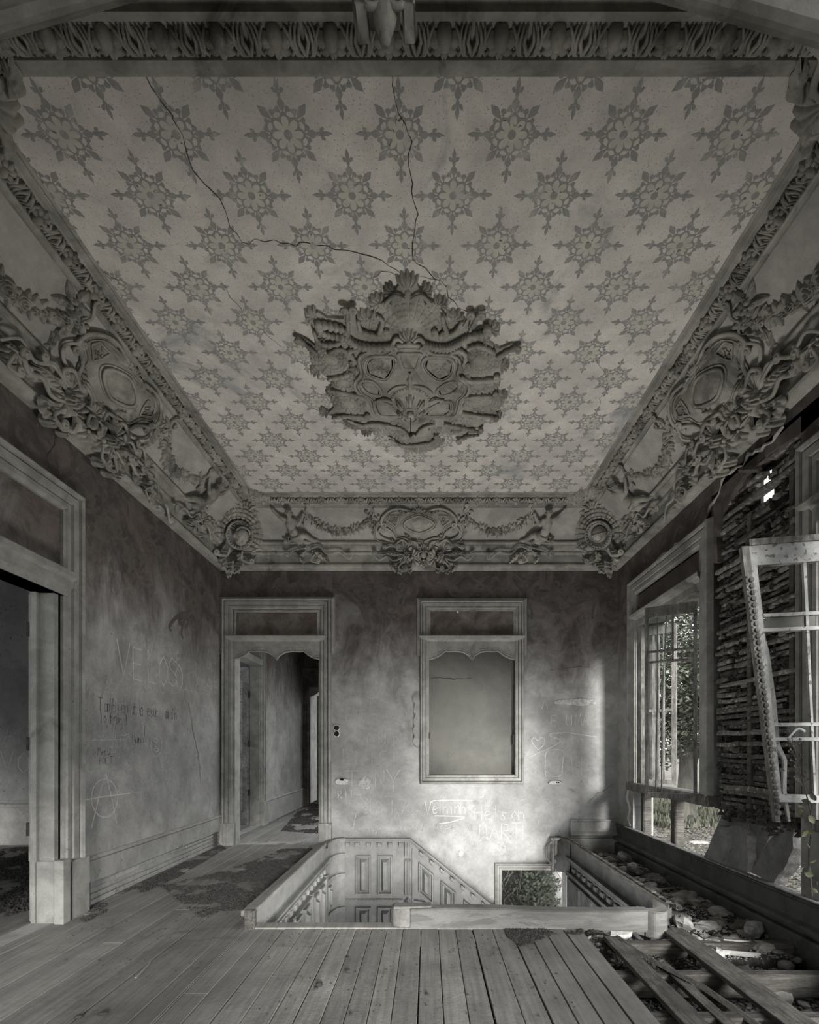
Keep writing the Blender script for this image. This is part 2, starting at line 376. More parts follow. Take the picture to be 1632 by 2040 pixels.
mb = MB(); mb.box(XL, 8.5, -.06, -1.15, 14, -.012); mb.build('corridor_boards', 'floor_wood', floor)
mb = MB(); mb.box(-6, 1.0, -.06, 1.0, -3, -.01); mb.build('rear_boards', 'floor_wood', floor)
mb = MB(); mb.bbox(-1.29, 3.585, -.05, .98, 3.70, .008); mb.build('edge_board', 'floor_wood', floor, label='trimming board along the stairwell edge')
# half-bared boards and joists to the right
for (xa, xb_, ya, yb_, zz, mt) in ((1.185, 1.30, 1.0, 3.42, -.005, 'decayed_wood'), (1.40, 1.465, 1.0, 3.10, -.03, 'decayed_wood'), (1.30, 1.36, 1.0, 2.75, -.06, 'decayed_wood'), (1.66, 1.82, 1.0, 3.62, .0, 'decayed_wood')):
    plank(xa, xb_, ya, yb_, zz, mt, wob=.03)
mb = MB(); pts = [(1.27, 3.40), (1.31, 3.2), (1.41, 2.95), (1.50, 2.78), (1.555, 2.5), (1.6, 2.2), (1.62, 1.6)]
mb.tube([(a, b, .012 - .012 * i) for i, (a, b) in enumerate(pts)], .028, n=4, flat=.5); mb.build('warped_lath', 'decayed_wood', floor, label='thin warped board curving across the gap')
for yj in (3.40, 2.93, 2.46, 1.9):
    mb = MB(); mb.bbox(1.03, yj, -.17, 2.48, yj + .075, -.034, .008); mb.build('joist', 'joist_wood', floor)

# ---- mouldings helper
def frame_sweep(mb, mp, u0, u1, v0, v1, prof, closed=False, top=True):
    if closed: st = [(u0, v0, -1, -1), (u0, v1, -1, 1), (u1, v1, 1, 1), (u1, v0, 1, -1), (u0, v0, -1, -1)]
    else: st = [(u0, v0, -1, 0), (u0, v1, -1, 1), (u1, v1, 1, 1), (u1, v0, 1, 0)]
    mb.sweep(prof, [(lambda a, b, s=s: mp(s[0] + s[2] * a, s[1] + s[3] * a, b)) for s in st])
    return mb
CP = [(0, -.06), (0, .018), (.012, .024), (.018, .034), (.045, .034), (.052, .024), (.058, .044), (.098, .046), (.106, .030), (.112, .056), (.128, .064), (.14, .054), (.146, .03), (.15, 0)]
mback = lambda u, v, b: (u, YB - b, v)
mleft = lambda u, v, b: (XL + b, u, v)
mright = lambda u, v, b: (XR - b, u, v)
def valance(parent, u0, u1, z, mp, s=1.0, beads=True):
    pr = [(0, .205), (.07, .185), (.13, .15), (.19, .095), (.24, .10), (.32, .095), (.40, .11), (.46, .15), (.5, .21)]
    pr = pr + [(1 - a, b) for a, b in pr[-2::-1]]
    lo = [(u0 + (u1 - u0) * a, z - b * s) for a, b in pr]
    mb = MB(); k = len(lo)
    for i in range(k - 1):
        (a, b), (c, d) = lo[i], lo[i + 1]
        mb.add([mp(a, b, -.02), mp(c, d, -.02), mp(c, z, -.02), mp(a, z, -.02), mp(a, b, .008), mp(c, d, .008), mp(c, z, .008), mp(a, z, .008)], [(4, 5, 6, 7), (3, 2, 1, 0), (0, 1, 5, 4)])
    mb.build('valance', 'casing_paint', parent)
    mb = MB(); mb.tube([mp(a, b, .004) for a, b in lo], .013, n=6, up=(.3, .3, 1)); 
    mb.tube([mp(a, b + .05, .006) for a, b in lo[1:-1]], .005, n=4, up=(.3, .3, 1))
    for (a, b), (c, d) in zip(lo[:-1], lo[1:]):
        for q in (.15, .5, .85): mb.ball(mp(a + (c - a) * q, b + (d - b) * q + .034, .008), .0095, n=6, m=4)
    mb.build('scalloped_edge', 'casing_paint', parent)
def shelf(parent, u0, u1, z, mp, name='transom_shelf'):
    mb = MB(); P = [(0, -.10), (.012, -.10), (.015, -.03), (.03, -.022), (.045, -.005), (.075, 0), (.085, .03), (.075, .045), (0, .06)]
    mb.sweep([(b, a) for a, b in P][::1], [(lambda b, a, u=u, e=e: mp(u + e * a * .9, z + b, a)) for u, e in ((u0, -1), (u1, 1))])
    for u, e in ((u0, -1), (u1, 1)):
        mb.add([mp(u + e * a * .9, z + b, a) for a, b in P], [tuple(range(len(P)))])
    mb.build(name, 'casing_paint', parent)

# ---- door_1: the doorway in the back wall
door_1 = thing('door_1', 'pale moulded doorway at the left of the back wall, open to a corridor', 'doorway', (-2.0, YB, 0), kind='structure')
door_1.location = (0, 0, 0)
mb = frame_sweep(MB(), mback, D1[0], D1[1], 0, 3.115, CP); mb.build('casing', 'casing_paint', door_1)
mb = frame_sweep(MB(), mback, D1[0] - .13, D1[1] + .14, 2.52, 3.225, [(0, .0), (0, .03), (.02, .045), (.05, .03), (.06, 0)]); mb.build('outer_moulding', 'casing_paint', door_1)
mb = MB(); mb.box(D1[0], YB - .012, 2.70, D1[1], YB + .03, 3.12); mb.build('transom_panel', 'panel_plaster', door_1)
mb = frame_sweep(MB(), mback, D1[0] + .045, D1[1] - .045, 2.76, 3.075, [(0, .01), (.008, .022), (.03, .022), (.045, .01)], closed=True); mb.build('panel_moulding', 'casing_paint', door_1)
shelf(door_1, D1[0] - .01, D1[1] + .02, 2.72, mback); valance(door_1, D1[0], D1[1], 2.66, mback)
for u0, u1, yy in ((-2.775, -2.56, .075), (-1.435, -1.265, .085)):
    mb = MB(); mb.bbox(u0, YB - yy, -.02, u1, YB + .02, .285, .006)
    mb.bbox(u0 + .09, YB - yy - .014, -.02, u0 + .13, YB - yy + .01, .29, .005); mb.build('plinth_block', 'casing_paint', door_1)
mb = MB(); mb.box(D1[0] - .01, YB, 0, D1[0] + .02, YB + .2, 2.62); mb.box(D1[1] - .02, YB, 0, D1[1] + .01, YB + .2, 2.62); mb.box(D1[0], YB, 2.6, D1[1], YB + .2, 2.63); mb.build('jamb_lining', 'casing_paint', door_1)

# ---- window_1: framed blind opening on the back wall
window_1 = thing('window_1', 'blind window frame with a scalloped valance on the back wall', 'blind window', kind='structure')
mb = frame_sweep(MB(), mback, NI[0], NI[1], NI[2], 3.11, [(a * .82, b) for a, b in CP], closed=True); mb.build('casing', 'casing_paint', window_1)
mb = frame_sweep(MB(), mback, NI[0] - .108, NI[1] + .108, 2.50, 3.21, [(0, .0), (0, .022), (.02, .04), (.05, .028), (.058, 0)]); mb.build('outer_moulding', 'casing_paint', window_1)
mb = MB(); mb.box(NI[0] - .02, YB - .012, 2.68, NI[1] + .02, YB + .03, 3.12); mb.build('transom_panel', 'panel_plaster', window_1)
mb = frame_sweep(MB(), mback, NI[0] + .02, NI[1] - .02, 2.74, 3.09, [(0, .01), (.008, .02), (.02, .02), (.03, .01)], closed=True); mb.build('panel_moulding', 'casing_paint', window_1)
shelf(window_1, NI[0] - .05, NI[1] + .05, 2.72, mback); valance(window_1, NI[0], NI[1], 2.66, mback, 1.0)
mb = MB(); mb.box(NI[0] - .02, YB + .10, NI[2] - .02, NI[1] + .02, YB + .14, 2.68); mb.build('blind_panel', 'niche_plaster', window_1, label='smooth olive grey plaster filling the frame, recess shade in its colour')
mb = MB(); mb.box(NI[1] - .02, YB + .02, 1.33, NI[1] - .002, YB + .1, 1.46); mb.box(NI[0], YB - .03, 1.40, NI[0] + .01, YB + .02, 1.48); mb.build('hinge', 'iron', window_1)
# profiled timber ear on the left edge of the frame
mb = MB(); P = [(825, 1388), (822, 1396), (827, 1402), (824, 1415), (827, 1427), (823, 1437), (826, 1446), (822, 1456), (826, 1466), (823, 1478), (827, 1484), (833, 1489), (836, 1480), (836, 1390)]
P = [(xb(a) , zb(b)) for a, b in catmull(P, 3, True)]
mb.prism(P, -.005, .03, lambda u, v, b: (u, YB - b, v)); mb.build('profiled_lug', 'casing_paint', window_1)

# ---- door_2: the near left doorway
door_2 = thing('door_2', 'tall moulded doorway at the left edge, open to a dim side room', 'doorway', kind='structure')
mb = MB(); st = [(lambda a, b, s=s: mleft(s[0] + s[1] * a, s[2] + s[3] * a, b)) for s in ((3.79, 1, 0, 0), (3.79, 1, 3.06, 1), (1.93, -1, 3.06, 1), (1.93, -1, 0, 0))]
CPB = [(a * 1.25, b * 1.25) for a, b in CP]; mb.sweep(CPB, st); mb.build('casing', 'casing_paint', door_2)
mb = MB(); mb.bbox(XL - .12, 3.70, -.02, XL + .085, 3.80, .45, .006); mb.bbox(XL - .1, 3.78, -.02, XL + .085, 4.0, .43, .006); mb.bbox(XL + .03, 3.68, -.02, XL + .10, 3.76, .46, .006); mb.build('plinth_block', 'casing_paint', door_2)
mb = MB(); mb.box(XL - .16, 3.73, 0, XL - .0, 3.80, 2.62); mb.box(XL - .19, 3.74, 0, XL - .16, 3.80, 2.44); mb.box(XL - .15, 3.70, 0, XL - .11, 3.74, 2.44); mb.build('jamb_lining', 'casing_paint', door_2)
mb = MB(); P = [(0, -.14), (.04, -.14), (.05, -.09), (.08, -.08), (.08, -.03), (.11, -.01), (.11, .03), (.06, .05), (.02, .06), (0, .09)]
mb.sweep([(b, a) for a, b in P], [(lambda b, a, u=u: (XL + a, u, 2.56 + b)) for u in (1.9, 3.82)]); mb.add([(XL + a, 3.82, 2.56 + b) for a, b in P], [tuple(range(len(P)))])
mb.box(XL - .15, 1.9, 2.42, XL + .03, 3.8, 2.46); mb.build('transom_shelf', 'casing_paint', door_2)
mb = MB(); mb.box(XL - .05, 1.93, 2.62, XL - .02, 3.79, 3.08); mb.build('transom_panel', 'frieze_plaster', door_2, label='blank grey panel over the doorway')
# leaf folded back in the side room, seen edge on, with hinges
mb = MB(); mb.bbox(XL - .265, 3.82, .42, XL - .215, 4.75, 2.44, .006); mb.bbox(XL - .245, 3.82, 0.18, XL - .225, 4.3, .42, .003)
lf = mb.build('door_leaf', 'casing_paint', door_2)
for z in (2.12, 1.26, .62):
    mb = MB(); mb.bbox(XL - .262, 3.795, z, XL - .165, 3.82, z + .10, .003); mb.tube([(XL - .20, 3.80, z - .01), (XL - .20, 3.80, z + .11)], .011, up=(1, 0, 0)); mb.build('hinge', 'iron', lf)

# ---- baseboards
BP = [(.0, .40), (.018, .40), (.032, .39), (.034, .375), (.022, .36), (.024, .345), (.026, .19), (.0, .188)]
mb = MB(); mb.sweep(BP, [(lambda a, b, u=u: (XL + a, u, b)) for u in (3.98, 6.71)])
bbl = struct(mb.build('baseboard_left', 'skirting_paint'), 'pale left skirting board with laths bared beneath it', 'skirting board')
rows = 4
for r_ in range(rows):
    y = 4.03
    while y < 6.66:
        l = rs.uniform(.35, 1.1); e = min(y + l, 6.66); z0 = .005 + r_ * .046
        if rs.random() < .93:
            mb = MB(); mb.bbox(XL, y, z0, XL + rs.uniform(.008, .022), e - .004, z0 + rs.uniform(.030, .039), .003); mb.build('lath', 'skirting_paint', bbl)
        y = e
mb = MB(); mb.bbox(XL, 4.0, 0, XL + .03, 4.09, .20); mb.bbox(XL, 6.45, 0, XL + .03, 6.56, .20)
mb.build('stud_foot', 'decayed_wood', bbl)
# right: upper board, groove and lower board, along window wall; and a return on the back wall
RB = [(0, .285), (.03, .285), (.045, .275), (.045, .262), (.028, .25), (.028, .125), (.065, .11), (.075, .095), (.075, .08), (.03, .072), (.02, .06), (.02, .04), (.055, .034), (.06, .02), (.06, -.16), (0, -.16)]
mb = MB(); mb.sweep(RB, [(lambda a, b, u=u, k=k: (XR - a, u, b + k)) for u, k in ((1.0, .0), (3.2, 0), (5, 0), (6.69, 0))])
bbr = struct(mb.build('baseboard_right', 'dark_skirting'), 'dark heavy skirting board along the broken right wall', 'skirting board')
mb = MB(); mb.sweep([(a, b + .05) for a, b in RB], [(lambda a, b, u=u: (u, YB - a, b)) for u in (1.89, XR)]); mb.add([(1.89, YB - a, b + .05) for a, b in RB], [tuple(range(len(RB)))])
struct(mb.build('baseboard_back', 'skirting_paint'), 'short grey skirting board in the far right corner', 'skirting board')
mb = MB(); mb.box(XR - .045, 1.0, .285, XR + .01, 6.4, .294); mb.build('ledge', 'weathered_paint', bbr)

# ---- corridor fittings
door_3 = thing('door_3', 'white panelled door leaf ajar inside the corridor, left', 'door', kind='structure')
mb = MB(); mb.box(-3.35, 8.30, .02, -2.93, 8.34, 2.6)
for z0, z1 in ((.25, .95), (1.12, 2.40)):
    for q, y0 in ((.0, 8.29), ):
        for a in (0, .05): mb.bbox(-3.28 + a, y0 - .02 + a * .2, z0 + a, -3.03 - a, y0 + .02, z1 - a, .012)
lf = mb.build('door_leaf', 'weathered_paint', door_3)
for z in (2.1, 1.3, .5):
    mb = MB(); mb.box(-2.935, 8.27, z, -2.90, 8.31, z + .1); mb.build('hinge', 'iron', lf)
mb = MB(); mb.sweep(CP, [(lambda a, b, s=s: mleft(s[0] + s[1] * a, s[2] + s[3] * a, b)) for s in ((8.32, 1, 0, 0), (8.32, 1, 3.15, 1), (6.98, -1, 3.15, 1), (6.98, -1, 0, 0))])
mb.box(XL - .16, 8.29, 0, XL, 8.33, 3.2); mb.box(XL - .15, 7.0, 2.62, XL + .05, 8.32, 2.72); mb.box(XL - .15, 7.6, 2.7, XL - .1, 7.64, 3.2); mb.build('casing', 'casing_paint', door_3)
mb = MB(); mb.bbox(XL - .02, 8.3, 0, XL + .075, 8.52, .40, .006); mb.build('plinth_block', 'casing_paint', door_3)
mb = MB(); mb.sweep([(a, b) for a, b in BP[:-2]] + [(.026, .0)], [(lambda a, b, u=u: (XL + a, u, b)) for u in (8.5, 11.2)]); mb.build('skirting', 'skirting_paint', wall_left)
me_ = lambda u, v, b: (u, 11.2 - b, v)
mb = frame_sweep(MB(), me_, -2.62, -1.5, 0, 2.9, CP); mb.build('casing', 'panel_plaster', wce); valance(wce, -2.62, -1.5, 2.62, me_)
mb = MB(); mb.bbox(-2.60, 11.9, 0, -2.47, 12.0, 2.5, .01); mb.bbox(-2.42, 11.95, 0, -2.30, 12.0, 2.5, .01); mb.build('far_door_leaf', 'weathered_paint', wce)
for z in (2.0, 1.2, .5):
    mb = MB(); mb.box(-2.47, 11.9, z, -2.42, 11.95, z + .12); mb.build('hinge', 'iron', wce)

# ---- cornice ring
PRO = [(-.10, .02), (-.05, .01), (-.045, -.004), (-.032, -.010), (-.020, -.004), (-.016, .0), (-.012, -.004), (-.004, -.016), (.012, -.016), (.018, -.010), (.024, -.012), (.034, -.018)]
PRO2 = [(.034, -.018), (.036, -.006), (.112, -.046), (.118, -.060), (.132, -.066), (.142, -.080), (.146, -.094)]
FRI = [(.146, -.094), (.20, -.140), (.27, -.207), (.34, -.280), (.41, -.348), (.455, -.392)]
LOW = [(.455, -.392), (.425, -.392), (.418, -.400), (.418, -.412), (.430, -.425), (.445, -.428), (.448, -.445), (.462, -.470), (.485, -.492), (.500, -.497), (.490, -.505), (.492, -.520), (.506, -.528), (.520, -.534), (.528, -.60), (.534, -.640), (.520, -.646), (.514, -.662), (.522, -.682), (.545, -.696), (.575, -.704), (.62, -.712)]
def sides(nm):
    if nm == 'back': return [lambda a, b: (EL - a, EF + a, CZ + b), lambda a, b: (ER + a, EF + a, CZ + b)]
    if nm == 'left': return [lambda a, b: (EL - a, 1.7, CZ + b), lambda a, b: (EL - a, EF + a, CZ + b)]
    return [lambda a, b: (ER + a, EF + a, CZ + b), lambda a, b: (ER + a, 1.7, CZ + b)]
trims = {}
for i, nm in enumerate(('back', 'left', 'right')):
    mb = MB(); st = sides(nm); mb.sweep(PRO + PRO2[1:], st); mb.sweep(LOW, st)
    t = struct(mb.build('trim_%d' % (i + 1), 'cornice_plaster'), {'back': 'moulded plaster cornice over the back wall', 'left': 'moulded plaster cornice over the left wall', 'right': 'moulded plaster cornice over the right wall'}[nm], 'cornice')
    mb = MB(); mb.sweep(FRI, st); mb.build('frieze', 'frieze_plaster', t, smooth=True); trims[nm] = t
NP = [(-.05, .01), (-.045, -.004), (-.03, -.012), (.0, -.016), (.022, -.014), (.03, -.03), (.036, -.012), (.160, -.040), (.165, -.052), (.195, -.056), (.2, -.03), (.235, -.03), (.24, -.06), (.32, -.08), (.62, -.10), (.62, .1)]
mb = MB(); mb.sweep(NP, [lambda a, b: (EL - a - .6, EN - a, CZ + b), lambda a, b: (ER + a + .6, EN - a, CZ + b)])
trims['near'] = struct(mb.build('trim_4', 'cornice_plaster'), 'egg moulding nearest the viewer across the top of the view', 'cornice')

# egg and shell motifs, one by one
def egg_mesh(sv, nm, parent):
    m = MB(); k = sv / .1
    m.ball((0, -.020 * k, .012), .027 * k, .95, 1.2, 1.0, 12, 8)
    for i in range(5):
        a = math.radians(90 + (i - 2) * 42); leaf2(m, .012 * cs_(a), -.012 * k + .018 * sn_(a), .050 * k, .020 * k, a, .030)
    for q in (-1, 1):
        m.tube([(q * .034 * k, -.045 * k, .006), (q * .052 * k, -.02 * k, .014), (q * .060 * k, .012 * k, .016), (q * .048 * k, .030 * k, .014), (q * .040 * k, .018 * k, .012)], [.004, .008, .009, .008, .006], n=6)
        for e, (x0, a0) in enumerate(((.074, 1.25), (.092, 1.7), (.110, 1.35))):
            m.tube([(q * x0, -.046 * k, .006), (q * (x0 + .012 * cs_(a0 * 2)), -.01 * k, .016), (q * (x0 + .030 * cs_(a0)), .025 * k, .016), (q * (x0 + .014), .043 * k, .008)], [.004, .009, .009, .004], n=6)
    return m.build(nm, 'moulded_plaster', parent, smooth=True, kind='part' if False else None)
cs_, sn_ = math.cos, math.sin
def leaf2(mb, cx, cy, l, w, rot, h=.018):
    c, s_ = cs_(rot), sn_(rot)
    def f(s, t):
        T = t * 2 - 1; x = l * s; y = T * w * sn_(PI * min(.98, s * .9 + .06)); z = h * (1 - T * T) * sn_(PI * min(1, .2 + s * .7)) - h * .35 * max(0, 1 - abs(T) * 5) + .002
        return (cx + x * c - y * s_, cy + x * s_ + y * c, z)
    mb.mark(); mb.patch(f, 6, 6)
emesh = egg_mesh(.098, 'egg_motif', trims['back'])
first = True
def put_egg(parent, M, src):
    global first
    if src is emesh and first: o = src; first = False; o.parent = parent
    else: o = src.copy(); COL.objects.link(o); o.parent = parent
    o.matrix_basis = M @ Matrix.Diagonal((1, 1, 1.25, 1))
mo, mz = (.034 + .114) / 2, -(.010 + .046) / 2 - .004
for nm in ('back', 'left', 'right'):
    sl = Vector((.078, -.036)).normalized()
    if nm == 'back':
        n = 17; L_ = ER - EL; cs = [(EL + L_ * (i + .5) / n, EF + mo) for i in range(n)]; X, Y = (1, 0, 0), (0, -sl[0], -sl[1])
    elif nm == 'left':
        n = 19; cs = [(EL - mo, EF - .12 - .24 * i) for i in range(n)]; X, Y = (0, 1, 0), (sl[0], 0, -sl[1])
    else:
        n = 19; cs = [(ER + mo, EF - .12 - .24 * i) for i in range(n)]; X, Y = (0, -1, 0), (-sl[0], 0, -sl[1])
    for c in cs:
        if c[1] > 1.75: put_egg(trims[nm], frame((c[0], c[1], CZ + mz), X, Y), emesh)
en = egg_mesh(.128, 'egg_motif', trims['near'])
for i in range(19):
    M = frame((-.138 - .03 + (i - 9) * .24, EN - .098, CZ - .030), (-1, 0, 0), (0, .97, .22))
    M = M @ Matrix.Diagonal((1.0, 1.0, 1.3, 1))
    if i == 0: en.matrix_basis = M
    else: o = en.copy(); COL.objects.link(o); o.matrix_basis = M

# ---- arch over the viewer with a keystone bracket
AX = -.10
def arch_z(x):
    q = abs(x - AX)
    return HC + 2.294 - .29 * (q - .776) if q > .5 else HC + 2.374 + .29 * .25 * (1 - (q / .5) ** 2)
st = [x_ * .1 for x_ in range(-31, 31)]
mb = MB(); A0, A1 = 1.50, 1.555
prof = lambda x: [(x, A0, arch_z(x) + .10), (x, A0, arch_z(x)), (x, A0 + .02, arch_z(x) - .01), (x, A1 - .02, arch_z(x) - .01), (x, A1, arch_z(x)), (x, A1, arch_z(x) + .10), (x, A1 - .03, arch_z(x) + .11), (x, A1 - .03, 4.5), (x, A0 + .03, 4.5), (x, A0 + .03, arch_z(x) + .11), (x, A0, arch_z(x) + .10)]
vs = [p for x in st for p in prof(x)]; m = 11
mb.add(vs, [(i * m + j, i * m + j + 1, (i + 1) * m + j + 1, (i + 1) * m + j) for i in range(len(st) - 1) for j in range(m - 1)])
arch = struct(mb.build('trim_5', 'cornice_plaster'), 'moulded plaster arch whose edges cut the top corners of the view', 'arch')
# ================================================================== PLASTER ORNAMENT (local frames: X along, Y up the slope, Z out of the surface)
cs_, sn_ = math.cos, math.sin
def spiral(cx, cy, r0, r1, a0, turns, n=22):
    return [(cx + (r0 + (r1 - r0) * (i / n)) * cs_(a0 + turns * 2 * PI * i / n), cy + (r0 + (r1 - r0) * (i / n)) * sn_(a0 + turns * 2 * PI * i / n)) for i in range(n + 1)]
WS = .78
def scroll(mb, pts, w, curl=0.0, curl2=0.0, z=.012, ribs=0, n=7):
    """tapering scroll through pts; curl>0 rolls the far end to the left, <0 to the right; curl2 the start"""
    mb.mark()
    P = [tuple(p) for p in catmull([(*p, z) if len(p) == 2 else p for p in pts], max(6, math.ceil(ribs * 5 / (len(pts) - 1))))]
    w *= WS
    def addcurl(P, c):
        (x0, y0, _), (x1, y1, _) = P[-2][:3], P[-1][:3]; a = math.atan2(y1 - y0, x1 - x0); r = abs(c); s = 1 if c > 0 else -1
        cx, cy = x1 - s * sn_(a) * r, y1 + s * cs_(a) * r
        return P + [(x, y, z + .006 * i / 18) for i, (x, y) in enumerate(spiral(cx, cy, r, r * .22, a - s * PI / 2, s * 1.25, 18))][1:]
    k0 = len(P)
    if curl: P = addcurl(P, curl)
    if curl2: P = addcurl(P[::-1], curl2)[::-1]
    L_ = len(P)
    mb.tube(P, lambda t: w * (.35 + .65 * sn_(PI * min(1, max(0, .08 + .84 * t))) ** .6), n=n if ribs else 10, flat=1.05, ribs=ribs, ramp=.38, groove=0 if ribs else .42)
    if curl: mb.ball((P[-1][0], P[-1][1], z + .008), w * .95, n=7, m=4)
    if curl2: mb.ball((P[0][0], P[0][1], z + .008), w * .95, n=7, m=4)
def acanthus(mb, pts, w, h=.03, lobes=5, side=0):
    mb.mark()
    P = [np.array(p[:2], float) for p in catmull([(*p, 0) for p in pts], 6)]; k = len(P)
    def f(s, t):
        q = s * (k - 1); i = min(int(q), k - 2); fr = q - i; c = P[i] * (1 - fr) + P[i + 1] * fr
        d = P[i + 1] - P[i]; d = d / (np.linalg.norm(d) or 1); nrm = np.array((-d[1], d[0])); T = t * 2 - 1
        ww = w * (sn_(PI * min(.97, s * .9 + .1)) ** .6) * (.72 + .28 * abs(sn_(PI * lobes * s)))
        sweepf = d * abs(T) * w * .55
        x, y = c + nrm * T * ww + sweepf
        z = h * (1 - T * T) * (.6 + .4 * cs_(PI * lobes * 2 * (s - abs(T) * .10))) + h * .35 * (1 - abs(T)) - .004 + h * .5 * s
        return (x, y, z)
    mb.patch(f, max(14, lobes * 5), 8)
def palmette(mb, cx, cy, Rr, rot=90, spread=150, n=7, h=.035, r0=.12, ys=1.0):
    mb.mark()
    a0 = math.radians(rot - spread / 2); a1 = math.radians(rot + spread / 2)
    def f(s, t):
        fl = abs(sn_(PI * n * s)); rr = Rr * (r0 + (1 - r0) * t) * (1 - .16 * t * (1 - fl)) * (1 if True else 1)
        env = 1 - .12 * abs(s - .5) * 2
        a = a0 + (a1 - a0) * s
        z = h * (.35 + .9 * t - .45 * t ** 3) * (.35 + .65 * fl) + (0.0 if t < .98 else -h * .9)
        return (cx + rr * env * cs_(a), cy + rr * env * sn_(a) * ys, z)
    mb.patch(f, n * 7, 6)
    mb.ball((cx, cy, h * .3), Rr * .17, n=8, m=4)
def gridshell(mb, cx, cy, r0, r1, a0, a1, nu, nv, h=.05, ecc=1.0, rot=0, bulge=.5):
    mb.mark()
    a0, a1, rot = map(math.radians, (a0, a1, rot))
    def f(s, t):
        a = a0 + (a1 - a0) * s; r = r0 + (r1 - r0) * t
        g = min(abs(sn_(PI * nu * s)) * 2.4, 1) * min(abs(sn_(PI * nv * t)) * 2.4, 1)
        r *= 1 + .05 * (abs(sn_(PI * nu * s)) - .5) * t
        z = h * (bulge * sn_(PI * (.12 + .8 * t)) + .25 * t) - (1 - g) * h * .85 - (0 if .01 < t < .995 else h * .6) - (0 if .01 < s < .99 else h * .5)
        x, y = r * cs_(a), r * sn_(a) * ecc
        return (cx + x * cs_(rot) - y * sn_(rot), cy + x * sn_(rot) + y * cs_(rot), z)
    mb.patch(f, nu * 7, nv * 6)
def flower(mb, cx, cy, Rr, n=6, h=.03, rot=0):
    mb.mark()
    def f(s, t):
        a = 2 * PI * s + rot; p = abs(cs_(n / 2 * a)) ; r = Rr * t * (.72 + .28 * p)
        z = h * (.25 + .75 * sn_(PI * min(.93, t))) * (.45 + .55 * p) - (h * .9 if t > .97 else 0)
        return (cx + r * cs_(a), cy + r * sn_(a), z)
    mb.patch(f, n * 6, 6, closed=True); mb.ball((cx, cy, h * .7), Rr * .2, n=7, m=4)
def rose(mb, cx, cy, Rr, h=.035):
    def f(s, t):
        a = 2 * PI * s; r = Rr * t * (1 + .08 * cs_(5 * a) * t)
        z = h * (1.05 - .55 * t) * (.72 + .28 * sn_(2 * PI * (3.2 * t) - a + .8 * sn_(3 * a))) - (h if t > .97 else 0)
        return (cx + r * cs_(a), cy + r * sn_(a), z)
    mb.patch(f, 26, 16, closed=True)
def outline(mb, pts, w, z=.01, closed=True, n=5):
    P = [(x, y, z) for x, y, *_ in catmull([(*p, 0) for p in pts], 4, closed)]
    if closed: P.append(P[0]); P.append(P[1])
    mb.tube(P, w, n=n)
def plate(mb, pts, z0, z1, inset=.01, smooth_=4):
    P = [(x, y) for x, y, *_ in catmull([(*p, 0) for p in pts], smooth_, True)] if smooth_ > 1 else pts
    mb.prism(P, z0, z1, inset=inset)
PL = 'moulded_plaster'
SPLIT = {'scroll', 'ribbon', 'acanthus', 'palmette', 'flower_head', 'drop_flower', 'grid_shell', 'leaf'}
def part(root, name, fn, mat=PL, smooth=True, label=None):
    mb = MB(); fn(mb)
    if name in SPLIT and len(mb.marks) > 1:      # every piece its own object
        ms = mb.marks + [(len(mb.v), len(mb.f))]; ms[0] = (0, 0); o = None
        for (a, b), (c, d) in zip(ms[:-1], ms[1:]):
            if d == b: continue
            q = MB(); q.v = mb.v[a:c]; q.f = [tuple(i - a for i in f) for f in mb.f[b:d]]; o = q.build(name, mat, root, smooth=smooth)
        return o
    return mb.build(name, mat, root, smooth=smooth, label=label, kind='stuff' if name in ('foliage',) else None)

# ---- centre medallion: traced on the ceiling plane
MM = frame((-.155, 4.24, CZ), (1, 0, 0), (0, -1, 0))
def C(x, y): return local(MM, 560 + x / 3.264, 520 + y / 3.264, .03)
def CL(*p): return [C(p[i], p[i + 1]) for i in range(0, len(p), 2)]
med = thing('ceiling_medallion', 'large rococo plaster ceiling rose with shells, scrolls and raised panels at the ceiling centre', 'ceiling rose', M=MM)
body = CL(505, 640, 535, 600, 600, 582, 660, 590, 740, 545, 910, 545, 980, 595, 1080, 603, 1140, 622, 1165, 665, 1150, 740, 1220, 800, 1212, 860, 1170, 900, 1155, 960, 1125, 1005, 1000, 1008, 930, 1040, 840, 1052, 760, 1030, 640, 1005, 598, 980, 575, 900, 500, 850, 478, 790, 520, 730)
sil = CL(120, 500, 165, 520, 215, 560, 200, 450, 185, 370, 230, 335, 290, 375, 400, 380, 400, 300, 470, 300, 480, 390, 540, 365, 600, 390, 600, 290, 680, 280, 700, 230, 680, 190, 740, 195, 780, 130, 825, 95, 875, 130, 905, 190, 975, 200, 950, 250, 1040, 290, 1060, 370, 1150, 370, 1190, 430, 1240, 350, 1290, 330, 1290, 400, 1270, 450, 1340, 430, 1400, 460, 1360, 530, 1400, 590, 1510, 545, 1540, 570, 1440, 650, 1440, 750, 1390, 790, 1410, 900, 1400, 980, 1420, 1020, 1350, 1030, 1290, 1090, 1220, 1120, 1170, 1150, 1030, 1120, 1000, 1170, 880, 1215, 760, 1180, 690, 1110, 560, 1110, 470, 1100, 420, 1040, 290, 1010, 340, 960, 300, 870, 330, 790, 250, 740, 230, 660, 220, 610, 150, 560)
part(med, 'backing', lambda m: m.prism(sil, -.02, .022, inset=.012), smooth=False)
part(med, 'ground_panel', lambda m: (plate(m, body, -.03, .04, .02), outline(m, body, .014, .036), outline(m, [(x * .93, y * .93 - .005) for x, y in body], .007, .042)))
